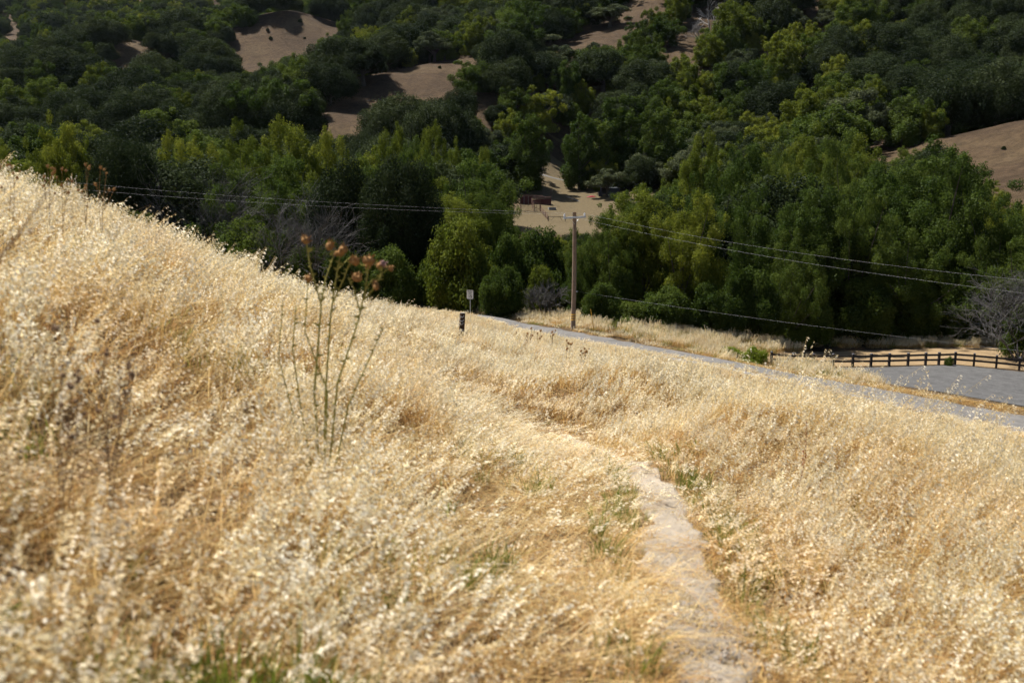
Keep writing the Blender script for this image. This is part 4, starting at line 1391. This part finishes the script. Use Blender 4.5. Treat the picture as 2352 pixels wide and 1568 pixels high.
# bushes beside the road and the fence
for px, base, top, w, Y, lb, mt in [(1163, 728, 697, 44, 88.5, 'small rounded bright green bush behind the verge grass near the sign', 'lush'), (1742, 832, 790, 70, 79.5, 'round bright green bush at the end of the rail fence', 'lush'),
                                   (1690, 818, 792, 60, 80.5, 'low bright green bush beside the larger one at the fence end', 'lush'), (2198, 842, 815, 26, 83.9, 'small dark green plant growing at the fence corner post', 'mid'),
                                   (1725, 838, 822, 55, 77.5, 'low yellow-green ground plant in front of the fence end bush', 'lush')]:
    plant('lush_bush', px, top, w, Y, 'green_bush', lb, 'bush', None, None, mt)

# ------------------------------------------------------------------ corral in the meadow
def zpt(zx, zy, Y):
    return Vector(at((2000 + zx / 4.704) * .57422, (620 + zy / 4.704) * .57422, Y))


def frame_at(zx, Y):
    p = zpt(zx, 1000, Y); return Vector((p.x, Y, h1(p.x, Y)))


MPX = 240 / F / .57422 / 4.704 * 1.0        # metres per close-up pixel at the corral
# entrance frame with gate
g0, g1 = frame_at(388, 240), frame_at(762, 240.5)
ef = thing('corral_gateway', 'tall rusty pipe gateway with a barred gate in front of the cattle chute', 'gateway', g0)
gw = g1 - g0; hT = 3.9
for q in (Vector((0, 0, 0)), gw):
    MB().tube([q + Vector((0, 0, -.3)), q + Vector((0, 0, hT))], .075, 8).build('post', M['rust_pipe'], ef, True)
MB().tube([Vector((-.55, 0, hT + .02)), gw + Vector((.6, 0, hT + .02))], .07, 8).build('beam', M['rust_pipe'], ef, True)
gt = thing('corral_gate', 'barred pipe gate hung between the tall rusty gateway posts', 'gate', g0 + gw * .03)
for z in (.3, .62, .94, 1.26, 1.6):
    MB().tube([Vector((0, -.02, z)), gw * .94 + Vector((0, -.02, z))], .03, 6).build('rail', M['rust_pipe'], gt)
for t in (0.0, .34, .67, .94):
    MB().tube([gw * t + Vector((0, -.09, .25)), gw * t + Vector((0, -.09, 1.65))], .032, 6).build('upright', M['rust_pipe'], gt)
# loading chute
c0, c1 = frame_at(420, 248), frame_at(955, 249)
ch = thing('loading_chute', 'dark maroon cattle loading chute with sloping sides and railings', 'cattle chute', c0)
L_ = c1 - c0
for s_, yo in ((0, -.6), (1, .6)):
    m = MB(); y = yo
    P = [(0, -.2), (L_.x, -.2 + L_.z), (L_.x, 1.45 + L_.z), (0, .85)]
    m.add([(x, y - .03, z) for x, z in P] + [(x, y + .03, z) for x, z in P], [(0, 1, 2, 3), (7, 6, 5, 4), (0, 4, 5, 1), (1, 5, 6, 2), (2, 6, 7, 3), (3, 7, 4, 0)])
    m.build('side_panel', M['maroon'], ch)
    for dz in (.28, .52):
        MB().tube([Vector((-.3, y, .85 + dz)), Vector((L_.x, y, 1.45 + L_.z + dz))], .04, 6).build('railing', M['rust_pipe'], ch)
    for t in (0.02, .25, .5, .75):
        zb = .85 + (.6 + L_.z) * t
        MB().tube([Vector((L_.x * t, y + .05, zb - .8)), Vector((L_.x * t, y + .05, zb + .55))], .04, 6).build('upright', M['rust_pipe'], ch)
    MB().tube([Vector((L_.x, y, -.4 + L_.z)), Vector((L_.x, y, 3.7 + L_.z - .3 * s_))], .06, 6).build('end_post', M['rust_pipe'], ch)
MB().tube([Vector((L_.x, -.6, 3.7 + L_.z)), Vector((L_.x, .6, 3.4 + L_.z))], .05, 6).build('end_bar', M['rust_pipe'], ch)
m = MB(); m.add([(0, -.56, .2), (L_.x, -.56, 1.0 + L_.z), (L_.x, .56, 1.0 + L_.z), (0, .56, .2)], [(0, 1, 2, 3)]); m.build('ramp', M['dark_timber'], ch)
# pens of pipe panels
def pen(a, b, n, rails, hh_, label, mat='rust_pipe', name='pipe_fence'):
    o = thing(name, label, 'fence', a); d = b - a
    for k in range(n + 1):
        q = d * (k / n); q = Vector((q.x, q.y, h1(a.x + q.x, a.y + q.y) - a.z))
        MB().tube([q + Vector((0, 0, -.2)), q + Vector((0, 0, hh_))], .045, 6).build('post', M[mat], o)
    for r_ in range(rails):
        z = .3 + (hh_ - .35) * r_ / (rails - 1)
        MB().tube([Vector((0, -.06, z)), Vector((d.x, d.y - .06, z + h1(b.x, b.y) - a.z))], .026, 6).build('rail', M[mat], o)
    return o


pen(g1 + Vector((.1, -.2, 0)), frame_at(900, 231), 3, 6, 1.6, 'pipe rail panel running from the gateway toward the low frame')
pen(frame_at(225, 243), frame_at(375, 246), 3, 6, 3.0, 'tall maroon pipe panel half hidden by trees beside the chute', 'maroon')
pen(frame_at(590, 245), frame_at(640, 240), 2, 6, 2.2, 'pale pipe panel inside the gateway', 'rust_pipe')
pen(frame_at(640, 244), frame_at(745, 242), 2, 2, 1.7, 'grey sheet gate leaning inside the corral', 'rust_pipe')
# stalls behind the gate
sb0 = frame_at(372, 246.5)
sh = thing('cattle_crush', 'maroon cattle crush with pale posts behind the barred gate', 'cattle crush', sb0)
MB().box((1.5, 0, 1.1), (3.0, .08, 1.9)).build('back_panel', M['maroon'], sh)
for x in (.05, 1.05, 2.1):
    MB().box((x, -.12, 1.1), (.12, .12, 2.3)).build('pale_post', M['grey_wood'], sh)
for x in (.3, 1.0, 1.7):
    MB().tube([(x, -.3, 2.4), (x + 1.2, .8, 1.9)], .04, 6).build('roof_bar', M['maroon'], sh)
# low frame gate
h0, h1_ = frame_at(910, 229), frame_at(1230, 230)
lf = thing('low_gate_frame', 'low dark pipe frame with diagonal braces in the meadow', 'gate frame', h0); d = h1_ - h0
for q in (Vector((0, 0, 0)), Vector((d.x, d.y, d.z))):
    MB().tube([q + Vector((0, 0, -.2)), q + Vector((0, 0, 1.45))], .07, 8).build('post', M['black'], lf)
MB().tube([Vector((0, 0, 1.32)), Vector((d.x, d.y, d.z + 1.25))], .055, 8).build('beam', M['black'], lf)
for a_, b_ in ((.32, .18), (.68, .82)):
    MB().tube([d * a_ + Vector((0, 0, 1.3)), d * b_ + Vector((0, 0, .45))], .03, 6).build('brace', M['black'], lf)
# trough
tp = frame_at(978, 243)
tr_ = thing('water_trough', 'grey concrete water trough standing in the dry meadow', 'trough', tp, .2)
for c_, s_ in (((0, -.5, .38), (1.75, .1, .76)), ((0, .5, .38), (1.75, .1, .76)), ((-.83, 0, .38), (.1, .9, .755)), ((.83, 0, .38), (.1, .9, .755))):
    MB().box(c_, s_).build('wall', M['concrete'], tr_)
MB().box((0, 0, .45), (1.56, .9, .02)).build('water', M['black'], tr_)
# fallen pole, red kayak, navy trailer, track gate
p0, p1 = frame_at(1240, 256), frame_at(1525, 252)
lg = thing('fallen_pole', 'long grey pole lying propped on brush at the meadow edge', 'log', p0)
MB().tube([Vector((0, 0, .75)), (p1 - p0) * .5 + Vector((0, 0, .5)), p1 - p0 + Vector((0, 0, .12))], [.09, .1, .08], 8).build('shaft', M['grey_wood'], lg)
MB().tube([(p1 - p0) * .33 + Vector((-.1, 0, -.1)), (p1 - p0) * .33 + Vector((.05, 0, .75))], .06, 6).build('prop', M['bark'], lg)
kp = frame_at(1720, 256)
ky = thing('red_boat', 'small red upturned boat lying under the meadow trees', 'boat', kp, .1)
m = MB(); n = 10
m.tube([(-1.3 + 2.6 * k / n, 0, .2) for k in range(n + 1)], [max(.02, .34 * math.sin(math.pi * (k + .15) / (n + .3)) ** .6) for k in range(n + 1)], 10)
m.build('hull', M['red_plastic'], ky, True)
MB().tube([(-1.2, 0, .54), (0, 0, .57), (1.2, 0, .5)], .03, 6).build('keel', M['grey_wood'], ky)
np_ = frame_at(2060, 258)
tl = thing('navy_trailer', 'dark navy box trailer parked in deep tree shade by the meadow', 'trailer', np_, .06)
MB().box((0, 0, 1.35), (4.6, 2.0, 1.7)).build('body', M['navy'], tl)
MB().box((0, 0, 2.23), (4.7, 2.1, .06)).build('roof', M['galv'], tl)
MB().bar((-2.3, 0, .45), (-3.4, 0, .45), .1, .1).build('drawbar', M['black'], tl)
for sx in (-.5, .6):
    for sy in (-1.06, 1.06):
        w_ = MB().tube([(sx, sy - .1, .36), (sx, sy + .1, .36)], .36, 14).build('wheel', M['tyre'], tl)
        MB().tube([(sx, sy - .11, .36), (sx, sy + .11, .36)], .17, 10).build('rim', M['galv'], w_)
MB().box((-1.6, -1.02, 1.4), (.9, .03, 1.2)).build('door', M['black'], tl)
bp = frame_at(1885, 257)
bn = thing('navy_bin', 'dark navy bin standing in shade beside the red boat', 'bin', bp)
m = MB(); m.add([(-.45, -.4, 0), (.45, -.4, 0), (.45, .4, 0), (-.45, .4, 0), (-.55, -.5, 1.3), (.55, -.5, 1.3), (.55, .5, 1.3), (-.55, .5, 1.3)], [(0, 3, 2, 1), (0, 1, 5, 4), (1, 2, 6, 5), (2, 3, 7, 6), (3, 0, 4, 7), (4, 5, 6, 7)])
m.build('body', M['navy'], bn)
MB().box((0, 0, 1.35), (1.16, 1.06, .06)).build('lid', M['black'], bn)
q0, q1 = frame_at(1248, 276), frame_at(1352, 276)
tg = thing('track_gate', 'thin pipe rail gate beside the pale pasture track', 'gate', q0)
MB().tube([(0, 0, -.2), (0, 0, 1.25)], .05, 6).build('post', M['rust_pipe'], tg)
MB().tube([(q1.x - q0.x, 0, -.2 + q1.z - q0.z), (q1.x - q0.x, 0, 1.25 + q1.z - q0.z)], .05, 6).build('post', M['rust_pipe'], tg)
MB().tube([(0, -.06, 1.18), (q1.x - q0.x, -.06, 1.2 + q1.z - q0.z)], .04, 6).build('rail', M['rust_pipe'], tg)
# pasture around the corral
M['pasture'] = mat_soil('pasture_grass', (.082, .061, .031), (.125, .096, .052), 1.6)
pp = [(-24, 206), (0, 203), (26, 205), (36, 236), (38, 256), (30, 272), (30, 290), (24, 318), (8, 318), (4, 292), (-4, 276), (-20, 262), (-30, 244)]
sheet('pasture', pp, .25, M['pasture'], 3.0, 1.2)
# pasture track
tl_ = [(-30, 276), (-10, 280), (5, 283.5), (12, 284), (22, 283), (40, 278), (60, 270)]
strip('pasture_track', catmull(tl_, 8), 1.9, 1.9, .4, M['gravel'], 5, .08, .03, 33)
print('built things done')

# ------------------------------------------------------------------ single plants in the grass
M['thistle_stem'] = plain('thistle_stem', (.29, .265, .065), .8, .2, 0, .3, 30)
M['thistle_head'] = plain('dry_thistle_head', (.27, .15, .06), .9, .1, 0, .35, 60)
M['thistle_dark'] = plain('dry_weed', (.20, .13, .08), .9, .1, 0, .35, 30)
M['purple'] = plain('faded_floret', (.22, .13, .12), .9, .1, 0, .3, 40)
M['red_stalk'] = plain('red_dock', (.20, .05, .035), .9, .1, 0, .3, 40)


def head_mesh(name, r0, mat, seed):
    """dry thistle head: urn of bracts with a ruff of spines"""
    r = random.Random(seed); m = MB()
    m.tube([(0, 0, -r0 * .9), (0, 0, -r0 * .55), (0, 0, 0), (0, 0, r0 * .5), (0, 0, r0 * .75)], [r0 * .2, r0 * .7, r0 * .85, r0 * .6, r0 * .45], 8)
    for k in range(22):
        a, e_ = r.uniform(0, 6.28), r.uniform(-.3, 1.2)
        d = Vector((math.cos(a) * math.cos(e_), math.sin(a) * math.cos(e_), math.sin(e_)))
        t = d.cross(Vector((0, 0, 1))).normalized() * r0 * .16
        b = d * r0 * .7
        m.add([b - t, b + t, b + d * r0 * r.uniform(.6, 1.1)], [(0, 1, 2)])
    return m.mesh(name, mat, False)


heads = [head_mesh('thistle_head', .027, M['thistle_head'], k) for k in range(5)] + [head_mesh('thistle_head', .02, M['purple'], 9)]


def weed(name, label, base, stems, mat, hm, group=None, cat='thistle', r0=.0035, droop=.2):
    """stems: list of polylines (relative to the base); heads sit on the tips"""
    o = thing(name, label, cat, base, 0, group)
    r = random.Random(len(label))
    for P, rad_, hs in stems:
        P = [Vector(p) for p in P]
        m = MB(); m.tube(P, [rad_ * (1 - .5 * k / (len(P) - 1)) for k in range(len(P))], 6)
        # spiny wings and small leaves along the stem
        for k in range(len(P) - 1):
            for q in range(5):
                c = P[k].lerp(P[k + 1], (q + r.random()) / 5)
                a = r.uniform(0, 6.28); d = Vector((math.cos(a), math.sin(a), r.uniform(-.1, .8))).normalized()
                t = Vector((0, 0, 1)) * rad_ * 1.6
                m.add([c - t, c + t, c + d * rad_ * r.uniform(3, 8)], [(0, 1, 2)])
        so = m.build('stem', mat, o, False)
        for q in range(hs):
            h_ = link('flower_head', hm[r.randrange(len(hm))], so, P[-1] + Vector((r.uniform(-1, 1), r.uniform(-1, 1), r.uniform(-1.2, .6))) * (.033 if q else .001))
            s_ = r.uniform(.75, 1.25); h_.scale = (s_, s_, s_); h_.rotation_euler = (r.uniform(-.6, .6), r.uniform(-.6, .6), r.uniform(0, 6))
    return o


def from_print(base, Y, paths):
    out = []
    for pts, rad_, hs in paths:
        P = [Vector(at(px, py, Y + dy)) - base for px, py, dy in pts]
        out.append((P, rad_, hs))
    return out


TY = 6.3
tb = Vector(at(735, 1010, TY)); tb.z = h1(tb.x, tb.y)
zb = lambda px: (px, 0)
def foot(px): return (px, 1060, 0)
TH = [([foot(735), (722, 900, 0), (738, 700, 0), (712, 610, .0), (703, 552, 0)], 0.0081, 3),
      ([(738, 690, 0), (748, 640, .02), (765, 590, .03), (757, 565, .03)], 0.0054, 1),
      ([foot(740), (748, 900, .05), (760, 720, .05), (775, 620, .06), (783, 580, .06)], 0.0074, 3),
      ([(762, 700, .05), (790, 640, .04), (800, 610, .03), (808, 598, .03)], 0.0049, 2),
      ([(775, 620, .06), (805, 590, .08), (830, 608, .08), (845, 612, .08)], 0.0042, 2),
      ([foot(750), (775, 880, -.04), (822, 740, -.06), (840, 660, -.05), (848, 598, -.05)], 0.0077, 3),
      ([(835, 690, -.05), (860, 660, -.04), (876, 625, -.04), (880, 605, -.04)], 0.0049, 2),
      ([(868, 645, -.04), (880, 625, -.03), (898, 616, -.03)], 0.0039, 1),
      ([(828, 720, -.06), (812, 660, -.06), (800, 640, -.05), (818, 636, -.05)], 0.0049, 2),
      ([(842, 660, -.05), (857, 640, -.06), (862, 652, -.06)], 0.0039, 2),
      ([foot(720), (690, 930, .08), (672, 800, .1), (680, 700, .1)], 0.0059, 0),
      ([foot(712), (668, 930, .1), (640, 820, .12), (650, 690, .12)], 0.0050, 0),
      ([foot(755), (800, 930, -.1), (850, 820, -.12), (880, 755, -.12)], 0.0059, 0),
      ([foot(745), (752, 900, .1), (700, 760, .12), (708, 640, .12)], 0.0059, 1)]
# stems start in the ground below the plant
stems = []
FEET = [k for k, t_ in enumerate(TH) if t_[0][0][1] == 1060]
for pts, rad_, hs in from_print(tb, TY, TH):
    if len(stems) in FEET: pts[0] = Vector((pts[0].x * .45, pts[0].y, -.05))
    stems.append((pts, rad_, hs))
weed('thistle_plant', 'tall green thistle with many dry brown heads rising from the oat grass', tb, stems, M['thistle_stem'], heads)


def upright(px, top, Y, n, hmin, name, label, mat, hm, seed, spread_=.08, group=None, cat='thistle', rad_=.0022, hcap=1.0):
    r = random.Random(seed)
    x = at(px, 700, Y)[0]; b = Vector((x, Y, h1(x, Y))); Ht = min(at(px, top, Y)[2] - b.z, hcap)
    st = []
    for k in range(n):
        h_ = Ht * (1 if k == 0 else r.uniform(hmin, .97)); a = r.uniform(0, 6.28); q = spread_ * r.uniform(.3, 1.2) * (0.4 if k == 0 else 1)
        e_ = Vector((math.cos(a) * q + .05 * h_, math.sin(a) * q, h_))
        st.append(([Vector((0, 0, -.03)), e_ * .35 + Vector((r.uniform(-.02, .02), 0, .02)), e_ * .7 + Vector((r.uniform(-.02, .02), 0, .0)), e_], rad_, 1 + (r.random() < .6)))
        for j in range(r.randint(1, 3)):
            s0_ = e_ * r.uniform(.55, .85); a2 = r.uniform(0, 6.28); l2 = h_ * r.uniform(.1, .22)
            st.append(([s0_, s0_ + Vector((math.cos(a2) * .4, math.sin(a2) * .4, .8)) * l2 * .6, s0_ + Vector((math.cos(a2) * .5, math.sin(a2) * .5, 1)) * l2], rad_ * .65, 1))
    return weed(name, label, b, st, mat, hm, group, cat)


small = [head_mesh('thistle_head', .013, M['thistle_head'], 30 + k) for k in range(3)]
dk = [head_mesh('weed_head', .012, M['thistle_dark'], 40 + k) for k in range(2)]
upright(215, 600, 4.3, 5, .55, 'dark_weed', 'dark upright dry weed stalks on the steep slope, beside paler oats', M['thistle_dark'], dk, 5, .10)
upright(95, 640, 3.9, 4, .55, 'dark_weed', 'shorter clump of dark dry weed stalks near the slanting stalk', M['thistle_dark'], dk, 6, .10)
for q, (px, top, Y) in enumerate([(120, 382, 8.3), (150, 388, 8.5), (205, 378, 8.8), (235, 384, 8.9), (40, 380, 8.2)]):
    upright(px, top, Y, 2, .8, 'skyline_thistle', 'dry brown thistle sticking up on the brow of the slope', M['thistle_head'], small, 20 + q, .06, 'dry thistles on the brow', rad_=.0025)
big = [head_mesh('thistle_head', .03, M['thistle_head'], 60 + k) for k in range(3)]
for q, (px, top, Y) in enumerate([(1305, 752, 26), (1335, 742, 25), (1352, 750, 25.5), (1392, 740, 24), (1420, 738, 24), (1240, 742, 28), (1215, 750, 28), (1268, 752, 27), (1190, 752, 29)]):
    upright(px, top, Y, 2, .7, 'road_brow_thistle', 'dry thistle with round pale heads on the grass brow before the road', M['thistle_dark'], big, 40 + q, .16, 'dry thistles on the brow before the road', rad_=.005, hcap=.8)
upright(1855, 888, 8.0, 1, .8, 'red_dock', 'single thin red dock stalk rising above the pale oats', M['red_stalk'], [head_mesh('seed_head', .008, M['red_stalk'], 70)], 71, .03, None, 'dock', .0035)
# slanting dead stalk
sp = Vector(at(-330, 1010, 2.5)); sp.z = h1(sp.x, sp.y)
sl = thing('dead_stalk', 'long slanting dark dead stalk leaning across the steep slope', 'stalk', sp)
MB().tube([Vector((-.03, 0, -.05)), Vector(at(-120, 745, 2.56)) - sp, Vector(at(0, 590, 2.6)) - sp, Vector(at(60, 515, 2.65)) - sp, Vector(at(112, 438, 2.7)) - sp], [.005, .0046, .0042, .0034, .002], 6).build('stem', M['thistle_dark'], sl)
for px, py in ((40, 545), (85, 482)):
    a_ = Vector(at(px, py, 2.64)) - sp
    MB().tube([a_, a_ + Vector((.03, .0, .01)), a_ + Vector((.05, .01, .04))], [.002, .0016, .001], 5).build('twig', M['thistle_dark'], sl)

# ------------------------------------------------------------------ air
m = MB().box((0, 300, 190), (6400, 6600, 560))
hz = NT('valley_air')
vol = hz.n('ShaderNodeVolumePrincipled'); vol.inputs['Color'].default_value = (.72, .85, 1.0, 1); vol.inputs['Density'].default_value = .000012; vol.inputs['Anisotropy'].default_value = .3
hz.l(vol.outputs[0], hz.out.inputs['Volume'])
tag(m.build('haze', hz.m), 'thin pale blue air over the whole valley', 'haze', kind='stuff')
print('done')
